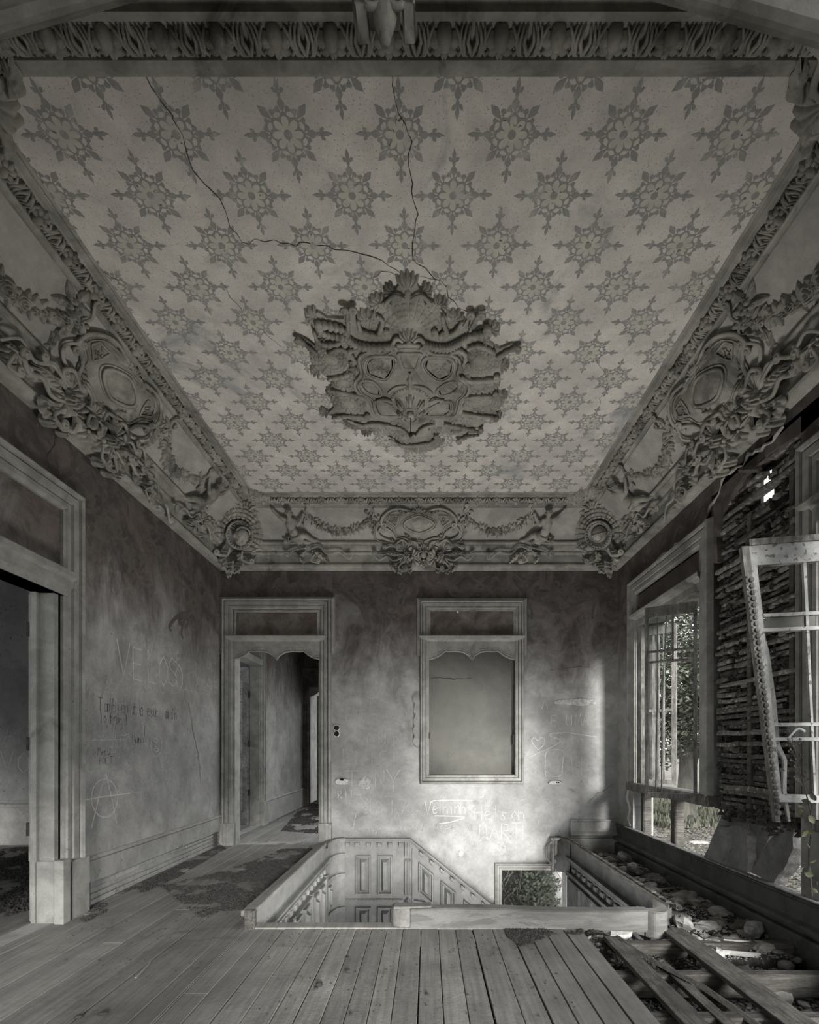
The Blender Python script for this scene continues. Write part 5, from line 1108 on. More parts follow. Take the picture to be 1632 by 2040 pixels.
# curved corner between the left and back dados
cb = thing('stair_panelling', 'pale panelled dado on the back wall stepping down with the stairs', 'stair panelling', (0, 0, 0))
P = [(XS0, 6.20), (XS0 + .01, 6.45), (XS0 + .08, 6.62), (XS0 + .16, 6.66)]
for (z0, z1, o, nm) in ((-2.2, .07, 0, 'curved_corner'), (.05, .10, .03, 'cap'), (-.16, -.10, .03, 'moulding'), (-.42, -.36, .035, 'moulding'), (-.86, -.80, .03, 'moulding')):
    mb = MB(); C_ = catmull([(*p, 0) for p in P], 5)
    mb.sweep([(-.05, z0), (o, z0), (o + .004, (z0 + z1) / 2), (o, z1), (-.05, z1)], [(lambda a, b, c=c, i=i: (c[0] + a * (.9 if i < len(C_) / 2 else .4), c[1] - a * (.2 if i < len(C_) / 2 else .9), b)) for i, c in enumerate(C_)]); mb.build(nm, 'stair_paint', cb, smooth=False)
raised(cb, msl, 6.32, 6.46, -.74, -.46)
X0_, X1_, X2_ = xb(672), xb(818), xb(984)
ZT, ZE = zb(1668), zb(1803)
mb = MB(); mb.box(X0_, YB - .03, -2.6, X1_, YB + .01, ZT - .02); mb.prism([(X1_, -2.6), (X2_, -2.6), (X2_, ZE - .03), (X1_, ZT - .03)], -.01, .03, lambda u, v, b: (u, YB - b, v)); mb.build('backing', 'stair_paint', cb)
mb = MB(); CPP = [(0, -.055), (.035, -.052), (.04, -.04), (.055, -.03), (.055, -.01), (.03, 0), (0, 0)]
mb.sweep(CPP, [(lambda a, b: (X0_ - .04, YB - .03 - a, ZT + b)), (lambda a, b: (X1_, YB - .03 - a, ZT + b)), (lambda a, b: (X2_ + .01, YB - .03 - a, ZE + b * 1.25))]); mb.build('cap', 'stair_paint', cb)
def pil(x0, x1, z0, z1, nf=3):
    mb = MB(); w = (x1 - x0) / nf; mb.bbox(x0, YB - .05, z0, x1, YB - .02, z1, .003)
    for i in range(nf): mb.bbox(x0 + i * w + w * .15, YB - .062, z0 + .01, x0 + (i + 1) * w - w * .15, YB - .048, z1 - .01, .006)
    mb.build('fluted_pilaster', 'stair_paint', cb)
for xp in (675, 806):
    a, b = xb(xp), xb(xp + 14); pil(a, b, zb(1706), zb(1669)); pil(a, b, zb(1782), zb(1711)); pil(a, b, -1.4, zb(1808)); mb = MB(); cx, cz = (a + b) / 2, zb(1795)
    mb.add([(a - .005, YB - .05, cz), (cx, YB - .05, cz + .06), (b + .005, YB - .05, cz), (cx, YB - .05, cz - .06), (cx, YB - .085, cz)], [(0, 1, 4), (1, 2, 4), (2, 3, 4), (3, 0, 4)]); mb.build('diamond_stud', 'stair_paint', cb)
for xp in (690, 709, 731, 753, 774, 795):
    a = xb(xp); wbox('dentil', 'stair_paint', (a, YB - .075, zb(1686), a + .055, YB - .03, zb(1677)), cb); wbox('dentil', 'stair_paint', (a, YB - .06, zb(1681), a + .055, YB - .03, zb(1675)), cb)
for (a, b) in ((710, 740), (753, 783)):
    raised(cb, lambda u, v, b_: (u, YB - .03 - b_, v), xb(a), xb(b), zb(1781), zb(1703)); raised(cb, lambda u, v, b_: (u, YB - .03 - b_, v), xb(a), xb(b), zb(1880), zb(1805))
for z in (zb(1791),):
    mb = MB(); mb.tube([(xb(690) + i * (xb(804) - xb(690)) / 60, YB - .04, z) for i in range(61)], .014, n=6, ribs=15, ramp=.4); mb.build('rope_moulding', 'stair_paint', cb)
mb = MB(); mb.tube([(xb(689) , YB - .035, zb(1690 + i * 2)) for i in range(60)], .012, n=6, ribs=16, ramp=.4, up=(1, 0, 0)); mb.tube([(xb(822), YB - .035, zb(1690 + i * 2)) for i in range(60)], .012, n=6, ribs=16, ramp=.4, up=(1, 0, 0)); mb.build('rope_moulding', 'stair_paint', cb, kind='stuff')
slope = (ZE - ZT) / (X2_ - X1_)
for k in range(7):
    x = xb(836 + k * 20.5); z = ZT + slope * (x - X1_) - .115; w = .05
    mb = MB(); mb.prism([(x, z), (x + w, z + slope * w), (x + w, z + slope * w + .045), (x, z + .045)], .03, .075, lambda u, v, b: (u, YB - b, v)); mb.build('dentil', 'stair_paint', cb)
for (a, b, t) in ((834, 864, 1716), (878, 908, 1752), (923, 953, 1790)):
    raised(cb, lambda u, v, b_: (u, YB - .03 - b_, v), xb(a), xb(b), zb(t + 60), zb(t), skew=slope * (xb(b) - xb(a)))
mb = MB(); mb.sweep([(a * .6, b * .5) for a, b in CPP], [(lambda a, b: (xb(826), YB - .03 - a, zb(1791) + b)), (lambda a, b: (xb(846), YB - .03 - a, zb(1794) + b)), (lambda a, b: (xb(1000), YB - .03 - a, zb(1920) + b))]); mb.build('lower_rail', 'stair_paint', cb)
pil(xb(973), xb(985), -2.4, zb(1798))
# landing and steps (below the line of sight, for anyone who leans over)
ldg = thing('staircase', 'wooden stair flight descending inside the stairwell', 'staircase', (0, 0, -1.7))
wbox('landing', 'floor_wood', (XS0, YS0, -.08, -.15, YS1, 0), ldg)
for i in range(8): wbox('step', 'floor_wood', (-.15 + i * .24, YS0 + 1.6, -.08 - .17 * (i + 1), .12 + i * .24, YS1, -.17 * (i + 1)), ldg)
# opening low in the back wall
w5 = thing('window_5', 'low casing deep in the stairwell open to vines outside', 'opening', kind='structure')
mb = MB(); CPS = [(a * .66, b * .7) for a, b in CP]; mb.sweep(CPS, [(lambda a, b, s=s: mback(s[0] + s[1] * a, s[2] + s[3] * a, b)) for s in ((LO[0], -1, -2.6, 0), (LO[0], -1, LO[3], 1), (1.70, 0, LO[3], 1))]); mb.build('casing', 'casing_paint', w5)
# right of the stairwell
sr = thing('stair_panelling', 'dark moulded dado and tiled curb along the right of the stairwell', 'stair panelling', (0, 0, 0))
mb = MB(); mb.box(XS1, YS0 + .22, -2.4, XS1 + .05, 6.55, .09); mb.build('backing', 'dark_skirting', sr)
mb = MB(); P = [(XS1 - .012, YS0 + .12), (XS1 - .012, 6.35), (XS1 - .06, 6.55), (XS1 - .11, 6.68)]
for (z0, z1, w) in ((.075, .115, .06),):
    mb.sweep([(-.0, z0), (0, z1), (w, z1), (w, z0)], [(lambda a, b, p=p: (p[0] + a, p[1] + (.03 if i_ > 1 else 0), b)) for i_, p in enumerate(P)])
mb.build('curb_cap', 'decayed_wood', sr)
for k in range(22):
    y = YS0 + .2 + k * .125; wbox('cap_tile', 'lath_wood', (XS1 + .0, y, .112, XS1 + .04, y + .10, .124), sr)
for (z0, z1, o) in ((-.13, -.09, .05), (-.17, -.145, .03), (-.31, -.27, .05), (-.40, -.37, .03)):
    wbox('moulding', 'dark_skirting', (XS1 - o, YS0 + .1, z0, XS1, 6.45, z1), sr)
y = YS0 + .3
while y < 6.3: wbox('dentil', 'dark_skirting', (XS1 - .035, y, -.24, XS1, y + .09, -.19), sr); y += .2
for yy in (4.0, 4.5, 5.0, 5.5, 5.95):
    wbox('stile', 'dark_skirting', (XS1 - .03, yy, -2.3, XS1, yy + .08, -.4), sr)
mb = MB(); mb.sweep([(0, .09), (.02, .06), (.02, -.10), (.06, -.14), (.03, -.20), (.06, -.28), (.0, -.33)], [(lambda a, b, p=p: (p[0] - a * .5, p[1] - a, b)) for p in ((XS1, 6.38), (XS1 - .04, 6.55), (XS1 - .12, 6.68))]); mb.build('curved_corner', 'dark_skirting', sr, smooth=True)
np_ = thing('newel_stub', 'weathered fluted post stub at the far right corner of the stairwell', 'post', (xb(1105), 6.66, 0))
for i in range(3): wbox('flute', 'rotten_frame', (-.055 + i * .036, -.04, zb(1733), -.055 + i * .036 + .032, .04, zb(1668)), np_)
wbox('core', 'rotten_frame', (-.06, -.02, zb(1733) + .01, .055, .06, zb(1670)), np_); wbox('cap', 'rotten_frame', (-.075, -.05, zb(1671), .065, .06, zb(1666)), np_)
mb = MB(); mb.tube([(-.06, 0, .05), (-.12, 0, -.02), (-.12, 0, -.16), (-.06, 0, -.24)], .018, n=8, up=(0, 1, 0)); mb.build('bracket', 'rotten_frame', np_)
# front curb: warped board with the bent ends
fc = thing('front_curb', 'pale peeling curved-end curb board lying across the stairwell front', 'curb board', (.7, 3.62, 0)); fc.location = (0, 0, 0)
mb = MB(); st = []
for px, dy in ((818, 0), (900, 0), (1000, .0), (1100, .0), (1200, .0), (1290, .0)):
    x = (px - CX) * 3.60 / F; st.append((x, 3.60 + dy))
mb.sweep([(0, -.02), (-.012, .0), (-.012, .125), (-.02, .14), (.05, .145), (.05, .128), (.025, .12), (.025, -.02)], [(lambda a, b, p=p, i=i: (p[0], p[1] + a, b + .012 * sn_(i * 1.3) - .01 * (i > 4))) for i, p in enumerate(st)])
mb.build('board', 'peeling_board', fc, label='peeling pale board')
mb = MB(); P = catmull([(-.115, 3.60, 0), (-.19, 3.60, 0), (-.245, 3.635, 0), (-.262, 3.70, 0), (-.22, 3.74, 0)], 5)
mb.sweep([(0, 0), (0, .135), (.03, .14), (.03, 0)], [(lambda a, b, p=p: (p[0] + a * .6, p[1] + a, b)) for p in P]); mb.build('bent_end', 'floor_wood', fc, smooth=False)
mb = MB(); mb.bbox(-.24, 3.60, .135, .03, 3.70, .155, .004); mb.xf(Matrix.Translation((0, 0, 0)) @ Matrix.Rotation(-.02, 4, 'Y')); mb.build('top_strip', 'floor_wood', fc)
mb = MB(); P = catmull([(1.55, 3.60, 0), (1.60, 3.55, 0), (1.68, 3.565, 0), (1.73, 3.66, 0), (1.74, 3.76, 0)], 5)
mb.sweep([(0, -.06), (0, .13), (-.06, .14), (-.06, -.06)], [(lambda a, b, p=p: (p[0] + a * .7, p[1] - a, b)) for p in P]); mb.build('bent_end', 'peeling_board', fc)

# ================================================================== RUBBLE ON THE RIGHT
def nz(x, y, s=1.0):
    from mathutils import noise
    return noise.noise(Vector((x * s, y * s, 3.3)))
def bedz(x, y):
    base = -.10 if y > 3.7 else -.11 - .10 * min(1, (3.7 - y) / .7)
    if y > 3.3 and x > 1.75: base = max(base, -.09 - .03 * (x - 1.75)) 
    side = max(0, (x - 2.0)) * .02
    return base + .045 * nz(x, y, 4) + .02 * nz(x, y, 14) - side + (.10 * max(0, 1 - abs(x - 1.15) / .5) * max(0, min(1, (y - 2.9) / .5)) if y < 3.62 else 0)
mb = MB()
mb.patch(lambda s, t: (lambda x, y: (x, y, bedz(x, y)))(1.02 + s * 1.50, .8 + t * 2.82), 70, 130)
mb.patch(lambda s, t: (lambda x, y: (x, y, bedz(x, y) + .02))(1.82 + s * .70, 3.58 + t * 3.15), 34, 130)
mb.build('rubble_bed', 'dirt', floor, kind='stuff')
# gravel, chips
def chips(name, n, pos, s0, s1, mat, parent=None, seed=1, flat=.6, kind='stuff'):
    q = random.Random(seed); mb = MB(); V = []; Fc = []
    for _ in range(n):
        p = pos(q)
        if p is None: continue
        x, y, z = p; s = q.uniform(s0, s1); a = q.uniform(0, 6.28); b = len(V)
        for k in range(4):
            aa = a + k * PI / 2 + q.uniform(-.4, .4); V.append((x + s * cs_(aa) * q.uniform(.5, 1), y + s * sn_(aa) * q.uniform(.3, .9), z + q.uniform(-.2, .25) * s))
        V.append((x, y, z + s * flat * q.uniform(.6, 1.2))); Fc += [(b, b + 1, b + 4), (b + 1, b + 2, b + 4), (b + 2, b + 3, b + 4), (b + 3, b, b + 4)]
    mb.add(V, Fc); return mb.build(name, mat, parent, kind=kind)
def in_px(poly):
    W = [onfloor(*p) for p in poly]; xs = [p.x for p in W]; ys = [p.y for p in W]; k = len(W)
    def f(q):
        for _ in range(40):
            x, y = q.uniform(min(xs), max(xs)), q.uniform(min(ys), max(ys)); c = False
            for i in range(k):
                a, b = W[i], W[i - 1]
                if (a.y > y) != (b.y > y) and x < (b.x - a.x) * (y - a.y) / (b.y - a.y) + a.x: c = not c
            if c and nz(x, y, 3.2) + .5 * nz(x, y, 11) > q.uniform(-.28, .06): return (x, y, .0)
        return None
    return f
lit = lambda nm, poly, n, lb, s0=.008, s1=.02, sd=1, mat='litter': tag(chips(nm, n, in_px(poly), s0, s1, mat, None, sd), lb, 'debris', None, 'stuff')
lit('leaf_litter', [(520, 1710), (560, 1692), (640, 1690), (600, 1730), (570, 1770), (520, 1812), (440, 1815), (400, 1830), (355, 1795), (320, 1765), (430, 1740)], 15000, 'dark crumbled litter spread over the floor left of the stairwell')
lit('plaster_dust', [(150, 1822), (440, 1684), (450, 1690), (360, 1745), (260, 1790), (170, 1838)], 3500, 'dark crumbs gathered along the left skirting board', sd=2)
lit('side_room_litter', [(-120, 1690), (100, 1688), (100, 1790), (60, 1812), (-20, 1835), (-160, 1860)], 9000, 'dark rubble covering the floor of the left side room', .015, .035, 3)
lit('litter_heap', [(1000, 1838), (1020, 1842), (1160, 1835), (1165, 1862), (1110, 1860), (1040, 1885), (1010, 1865)], 5000, 'dark gravel heap in front of the fallen curb', .006, .013, 4)
lit('corridor_litter', [(560, 1655), (600, 1610), (640, 1590), (640, 1662)], 3000, 'dark litter on the corridor floor', .012, .03, 5)
lit('wood_dust', [(170, 1840), (420, 1800), (700, 1850), (620, 1900), (260, 1950), (90, 1900)], 260, 'scattered dark crumbs over the left floorboards', .004, .012, 6)
lit('board_crumbs', [(620, 1850), (1050, 1860), (1180, 2030), (500, 2030)], 260, 'scattered dark crumbs over the middle floorboards', .004, .012, 7)
tag(chips('gravel', 9000, lambda q: (lambda x, y: (x, y, bedz(x, y) + .004))(q.uniform(1.05, 2.5), q.uniform(1.7, 3.6)), .006, .02, 'stone', None, 8), 'loose gravel between the bared joists at the right', 'debris', None, 'stuff')
tag(chips('grit', 5000, lambda q: (lambda x, y: (x, y, bedz(x, y) + .024))(q.uniform(1.84, 2.5), q.uniform(3.5, 6.6)), .006, .018, 'stone', None, 9), 'fine rubble grit along the right skirting board', 'debris', None, 'stuff')
tag(chips('sawdust_gravel', 4200, lambda q: (lambda x, y: (x, y, bedz(x, y) + .012))(1.05 + abs(q.gauss(0, .22)), 3.58 - abs(q.gauss(0, .26))), .006, .015, 'dirt', None, 10), 'light gravel spill at the broken board ends', 'debris', None, 'stuff')
# stones, each one a thing
def stone_mesh(seed, sx, sy, sz, n=10, m=7, rough_=.35):
    from mathutils import noise
    q = random.Random(seed); off = Vector((q.uniform(0, 90), q.uniform(0, 90), q.uniform(0, 90)))
    cuts = [(Vector((q.gauss(0, 1), q.gauss(0, 1), q.gauss(0, 1))).normalized(), q.uniform(.55, .85)) for _ in range(7)]
    mb = MB(); vs = []
    for i in range(m + 1):
        th = PI * i / m
        for j in range(n):
            a = 2 * PI * j / n; d = Vector((sn_(th) * cs_(a), sn_(th) * sn_(a), cs_(th))); r = 1 + rough_ * noise.noise(d * 1.6 + off)
            for c_, l in cuts:
                k = (d * r).dot(c_)
                if k > l: r *= l / k
            vs.append((d.x * r * sx, d.y * r * sy, d.z * r * sz))
    mb.add(vs, [(i * n + j, (i + 1) * n + j, (i + 1) * n + (j + 1) % n, i * n + (j + 1) % n) for i in range(m) for j in range(n)]); return mb
protos = [stone_mesh(i, 1, q_, z_).build('stone', 'stone').data for i, (q_, z_) in enumerate(((.8, .45), (.6, .4), (.9, .35), (.5, .45), (.75, .5), (.65, .3)))]
for o in [o for o in bpy.data.objects if o.name.startswith('stone')]: bpy.data.objects.remove(o)
q = random.Random(21)
def stone(x, y, z, s, rz, label, k=0, tilt=(0, 0), group='rubble stones along the right wall', mat=None):
    o = bpy.data.objects.new('stone', protos[k]); COL.objects.link(o); o.location = (x, y, z); o.scale = (s, s, s) if not isinstance(s, tuple) else s; o.rotation_euler = (tilt[0], tilt[1], rz); tag(o, label, 'stone', group); return o
hand = ((1245, 1720, .17, 1, 'largest grey block tilted in the far right corner', (.5, .3)), (1260, 1740, .13, 3, 'flat stone leaning under the largest corner block', (.2, -.5)), (1235, 1740, .05, 0, 'small round stone at the foot of the corner block', (0, 0)), (1336, 1785, .10, 2, 'flat stone beside the right end of the curb, nearest the far corner', (.1, 0)), (1352, 1798, .10, 0, 'pale flat stone just behind the bent curb end', (0, .1)), (1385, 1798, .11, 2, 'wide flat stone in the middle of the rubble strip', (0, 0)), (1412, 1806, .09, 1, 'rounded stone right of the wide flat one', (0, .1)), (1402, 1790, .08, 5, 'flat stone behind the wide flat one', (0, 0)), (1350, 1822, .11, 1, 'pale stone resting against the bent curb end', (.2, 0)), (1362, 1852, .14, 3, 'long ridged stone in front of the bent curb end', (.2, .1)), (1410, 1848, .10, 4, 'round grey stone left of the pale chipped one', (0, 0)), (1432, 1838, .09, 0, 'pale chipped stone in the middle of the rubble', (.2, 0)), (1476, 1845, .10, 1, 'pale rounded stone beside the dark skirting', (0, .3)), (1500, 1862, .12, 3, 'upright slender stone leaning on the dark skirting', (1.1, 0)), (1385, 1880, .08, 4, 'small round stone near the widest bared board', (0, 0)), (1428, 1878, .11, 5, 'flat slab stone behind the white plaster shards', (0, 0)), (1530, 1945, .18, 1, 'large dark rock beyond the widest bared board', (0, 0)), (1435, 1812, .08, 0, 'small stone near the skirting, right of the flat ones', (0, 0)))
for px, py, s, k, lb, tl in hand:
    p = onfloor(px, py, -.08); stone(p.x, p.y, max(bedz(p.x, p.y) + s * .28, -.2) + (.05 if 'leaning' in lb or 'tilted' in lb else 0), s, q.uniform(0, 6), lb, k, tl)
for i in range(190):
    y = q.uniform(2.2, 6.4) if i % 3 else q.uniform(3.1, 4.6); x = q.uniform(1.86, 2.48) if y > 3.5 else q.uniform(1.85, 2.46); s = q.uniform(.022, .065) if i % 4 else q.uniform(.06, .10)
    stone(x, y, bedz(x, y) + s * .25 + (.02 if y > 3.58 else 0), s, q.uniform(0, 6), *((lambda w: ('small loose rubble stone ' + w[0], q.randrange(6), (q.uniform(-.4, .4), q.uniform(-.4, .4)), w[1]))(('in the far corner of the rubble strip, beyond the window studs', 'small rubble stones in the far corner') if y > 5.1 else ('on the middle of the strip between stairwell curb and skirting', 'small rubble stones on the middle strip') if y > 3.6 else ('in the hole among the bared joists at the right', 'small rubble stones among the joists'))))
for i in range(34):
    x, y = 1.05 + abs(q.gauss(0, .18)), 3.5 - abs(q.gauss(0, .2)); s = q.uniform(.015, .04)
    stone(x, y, bedz(x, y) + s * .3, s, q.uniform(0, 6), 'pale crumb of stone spilled at the broken ends of the floorboards', q.randrange(6), group='pale crumbs at the broken board ends')
def shard(px, py, pts, z, th, label, tilt=(0, 0, 0), mat='bare_plaster', name='plaster_shard'):
    c = onfloor(px, py, z); o = MB().prism(pts, -th, 0).build(name, mat); o.location = c; o.rotation_euler = tilt; return tag(o, label, 'plaster shard')
shard(1450, 1892, [(-.16, -.02), (-.12, .07), (.05, .09), (.17, .05), (.20, -.10), (.10, -.13), (-.02, -.05)], -.08, .03, 'large pale plaster shard lying on the rubble, nearest one', (-.25, .12, .2), 'slab_edge')
shard(1462, 1872, [(-.09, -.02), (-.03, .06), (.08, .05), (.12, -.05), (.02, -.06)], -.04, .02, 'smaller pale plaster shard overlapping the large one', (-.3, .1, .1), 'slab_edge')
shard(1175, 1845, [(-.04, -.03), (0, .04), (.05, .0)], .01, .03, 'small white triangular plaster chip by the fallen curb', (.6, .3, 0)); shard(1195, 1838, [(-.04, -.02), (0, .04), (.06, .01), (.02, -.04)], .0, .03, 'white plaster chip right of the triangular one', (.3, .2, 0)); shard(1235, 1857, [(-.09, -.02), (-.04, .04), (.06, .05), (.10, -.01), (.02, -.04)], -.02, .04, 'long white plaster chip on the gravel before the curb', (.2, .0, .3)); shard(1205, 1850, [(-.05, -.02), (0, .03), (.05, -.01)], -.02, .03, 'white plaster crumb below the two curb chips', (.2, .0, .9))
def stick(a, b, r, label, mat='decayed_wood', name='splintered_lath'):
    mb = MB(); mb.tube([a, tuple((Vector(a) + Vector(b)) / 2 + Vector((0, .01, 0))), b], [r, r * 1.1, r * .5], n=4, flat=.5); return tag(mb.build(name, mat), label, 'wood splinter')
p = onfloor(1195, 1700, -.05); stick((p.x, 6.5, -.04), (p.x + .16, 5.6, -.05), .05, 'dark rotten board lying in the far right corner')
p, p2 = onfloor(1310, 1772, -.05), onfloor(1362, 1768, -.04); stick(tuple(p), tuple(p2), .018, 'pale wood splinter lying on the rubble strip', 'floor_wood')
p, p2 = onfloor(1322, 1795, .06), onfloor(1350, 1812, .03); stick(tuple(p), tuple(p2), .014, 'thin pointed splinter at the bent curb end', 'floor_wood')
p, p2 = onfloor(270, 1950), onfloor(300, 1918); stick((p.x, p.y, .006), (p2.x, p2.y, .006), .009, 'short thin stick lying on the left floorboards', 'floor_wood')
for px, py, r in ((157, 2028, .022), (205, 2022, .026), (636, 1965, .026), (700, 2022, .012), (692, 1910, .018), (630, 1972, .016), (694, 1938, .022), (852, 1982, .014)):
    p = onfloor(px, py); stone(p.x, p.y, r * .35, r, px, 'small dark dropping on the bare floorboards', px % 6, group='dark crumbs lying singly on the floorboards').name = 'dirt_clod'
for o in bpy.data.objects:
    if o.name.startswith('dirt_clod'): o.data = o.data.copy(); o.data.materials.clear(); o.data.materials.append(MT['litter']); o['category'] = 'dirt clod'

# ================================================================== RIGHT WALL: window 2, laths, slabs, sash
window_2 = thing('window_2', 'tall ruined window with its lower wall broken away, far end of the right wall', 'window', kind='structure')
mb = MB(); CPW = [(a * 1.3, b) for a, b in CP]; frame_sweep(mb, mright, W2[0], W2[1], W2[2] - .02, 3.12, CPW, closed=False); mb.build('casing', 'casing_paint', window_2)
mb = MB(); mb.bbox(XR - .06, W2[0] - .20, .76, XR + .12, W2[1] + .22, .86, .012); mb.build('sill', 'rotten_frame', window_2)
mb = MB(); mb.box(XR + .02, W2[0], 2.88, XR + .05, W2[1], 3.14); mb.build('transom_panel', 'mural_red', window_2)
shelf(window_2, W2[0], W2[1], 2.84, mright)
mb = MB(); mb.box(XR, W2[1] - .01, .8, XR + .25, W2[1] + .02, 3.12); mb.box(XR, W2[0] - .02, .8, XR + .25, W2[0] + .01, 3.12); mb.box(XR, W2[0], 2.74, XR + .25, W2[1], 2.86); mb.build('jamb_lining', 'rotten_frame', window_2)
def leaf(name, parent, A, B, z0, z1, rails, verts, mat='rotten_frame', w=.045, th=.035, lean=0, top=.10, glassy=(), label=None, arch=0):
    """casement leaf spanning A..B (x,y) with rails at heights and upright bars at fractions"""
    A = Vector((*A, 0)); B = Vector((*B, 0)); U = (B - A); Lw = U.length; U.normalize(); Nn = Vector((-U.y, U.x, 0)); H = z1 - z0
    mp = lambda u, v, b: tuple(A + U * (u + lean * (1 - (v - z0) / H) * (1 - u / Lw)) + Nn * b + Vector((0, 0, v)))
    def bar(u0, v0, u1, v1, m=mat, t=th, nm='rail', par=None):
        mb = MB(); P = [(u0, v0), (u1, v0), (u1, v1), (u0, v1)]; mb.add([mp(u, v, b) for b in (-t / 2, t / 2) for u, v in P], [(3, 2, 1, 0), (4, 5, 6, 7), (0, 1, 5, 4), (1, 2, 6, 5), (2, 3, 7, 6), (3, 0, 4, 7)])
        return mb.build(nm, m, par or lf)
    mb = MB(); P = [(0, z0), (w, z0), (w, z1), (0, z1)]; mb.add([mp(u, v, b) for b in (-th / 2, th / 2) for u, v in P], [(3, 2, 1, 0), (4, 5, 6, 7), (0, 1, 5, 4), (1, 2, 6, 5), (2, 3, 7, 6), (3, 0, 4, 7)])
    lf = mb.build(name, mat, parent, label=label)
    bar(Lw - w, z0, Lw, z1, nm='stile'); bar(w, z1 - top, Lw - w, z1, nm='top_rail'); bar(w, z0, Lw - w, z0 + .05, nm='bottom_rail')
    for r_, t in rails: bar(w, r_, Lw - w, r_ + t, nm='rail')
    for f_, a, b in verts: bar(w + (Lw - 2 * w) * f_ - .009, a, w + (Lw - 2 * w) * f_ + .009, b, nm='muntin', t=th * .7)
    for a, b, c, d in glassy: bar(w + (Lw - 2 * w) * a, c, w + (Lw - 2 * w) * b, d, 'window_glass', .003, 'pane')
    return lf, bar, mp
leaf('sash', window_2, (2.12, 4.94), (2.50, 4.70), .80, 2.64, ((2.20, .018), (2.10, .018)), ((.55, 2.10, 2.54),), glassy=((0, .55, 2.21, 2.54),), w=.03, label='thin sash leaf hanging inward')
leaf('sash', window_2, (2.54, 6.02), (2.84, 5.78), .86, 2.70, ((1.7, .03),), ((.3, .9, 2.6), (.5, .9, 2.6), (.7, .9, 2.6)), w=.05, label='slatted leaf folded outward')
mb = MB()
for i in range(2): mb.tube([(2.36 + i * .05, 5.2 - i * .1, 2.7), (2.38 + i * .05, 5.25, 1.8), (2.34 + i * .06, 5.2, .82)], .008, n=4, up=(1, 0, 0))
mb.build('hanging_slats', 'rotten_frame', window_2, kind='stuff')
# studs left in the broken opening under window 2, torn plaster edge
for yy, w, ln in ((6.05, .09, .02), (5.28, .11, -.05)):
    mb = MB(); mb.bbox(XR + .06, yy, .24, XR + .16, yy + w, .80, .012); o = mb.build('stud', 'joist_wood', wall_right)
P = [(1253, 1572), (1250, 1590), (1256, 1612), (1252, 1630), (1258, 1645)]
mb = MB(); mb.tube([tuple(onright(a, b)) for a, b in P], .02, n=5, up=(1, 0, 0)); mb.build('torn_edge', 'bare_plaster', wall_right)
P = [(1562, 848), (1540, 880), (1520, 895), (1500, 905), (1470, 930), (1440, 955), (1432, 985), (1415, 1010), (1404, 1040), (1398, 1062)]
mb = MB(); mb.tube(rough([tuple(onright(a, b)) for a, b in P], .05, .012), lambda t: .014 + .006 * sn_(t * 40), n=5, up=(1, 0, 0)); mb.build('torn_edge', 'slab_edge', wall_right)
def rpoly(pix): return [(lambda p: (p.y, p.z))(onright(a, b)) for a, b in pix]
mb = MB(); mb.prism(rpoly([(1560, 850), (1440, 955), (1430, 990), (1400, 1050), (1390, 1070), (1390, 1130), (1430, 1120), (1428, 1070), (1440, 1020), (1458, 985), (1480, 950), (1530, 905), (1600, 860), (1632, 830), (1632, 790)]), 0, .085, lambda u, v, b: (XR + .085 - b, u, v)); mb.build('plaster_remnant', 'wall_plaster', wall_right)
mb = MB(); mb.prism(rpoly([(1305, 1120), (1320, 1102), (1338, 1096), (1345, 1082), (1362, 1078), (1368, 1066), (1384, 1056), (1386, 1066), (1364, 1084), (1340, 1104)]), 0, .004, lambda u, v, b: (XR - b, u, v)); mb.build('scraped_patch', 'slab_edge', wall_right)
# laths, one by one
q = random.Random(9)
z = .80; row = 0
while z < 3.50:
    y = 3.43 + q.uniform(0, .05)
    while y < 4.42:
        l = q.choice((.12, .2, .3, .45, .7, 1.0)) * q.uniform(.7, 1.2); e = min(y + l, 4.47)
        if q.random() < .94 and not (hy - .1 < (y + e) / 2 < hy + .1 and abs(z - hz) < .2) and not (3.50 < y < 3.6 and 2.6 < z < 3.2 and q.random() < .6):
            mb = MB(); dep = q.uniform(.02, .075); h = q.uniform(.026, .042); dz = q.uniform(-.012, .012); rg = q.uniform(-.014, .014)
            k = 5; vs = []
            for i in range(k + 1):
                u = y + (e - y) * i / k; jz = q.uniform(-.005, .005); jx = q.uniform(-.008, .006)
                for (a, b) in ((0, 0), (dep, .002), (dep + .004, h * .5), (dep, h), (0, h)): vs.append((XR + .09 - a - jx, u, z + b * q.uniform(.85, 1.1) + jz + rg * i / k))
            mb.add(vs, [(i * 5 + j, i * 5 + (j + 1) % 5, i * 5 + 5 + (j + 1) % 5, i * 5 + 5 + j) for i in range(k) for j in range(5)] + [(0, 1, 2, 3, 4), tuple(range(k * 5, k * 5 + 5))])
            mb.build('lath', 'lath_wood', wall_right)
        y = e + q.uniform(.004, .04)
    z += q.uniform(.042, .052); row += 1
def lump(q_):
    y, z = q_.uniform(3.43, 4.48), q_.uniform(.8, 3.5)
    return (XR + .06 + q_.uniform(-.02, .02), y, z) if nz(y * 3, z * 3, 1.3) > -.1 and not (abs(y - hy) < .09 and abs(z - hz) < .17) else None
o = chips('mortar_lumps', 5200, lump, .012, .034, 'mortar', wall_right, 12, flat=.9)
for yy in (3.53, 4.0):
    mb = MB(); mb.bbox(XR + .03, yy, .8, XR + .088, yy + .05, 3.15 if yy > 3.6 else 3.5, .005); mb.build('wall_stud', 'decayed_wood', wall_right)
mb = MB(); mb.tube([(XR - .02, 4.05, 3.50), (XR - .03, 3.80, 3.37)], .022, n=4, up=(1, 0, 0)); mb.build('splinter', 'decayed_wood', wall_right)
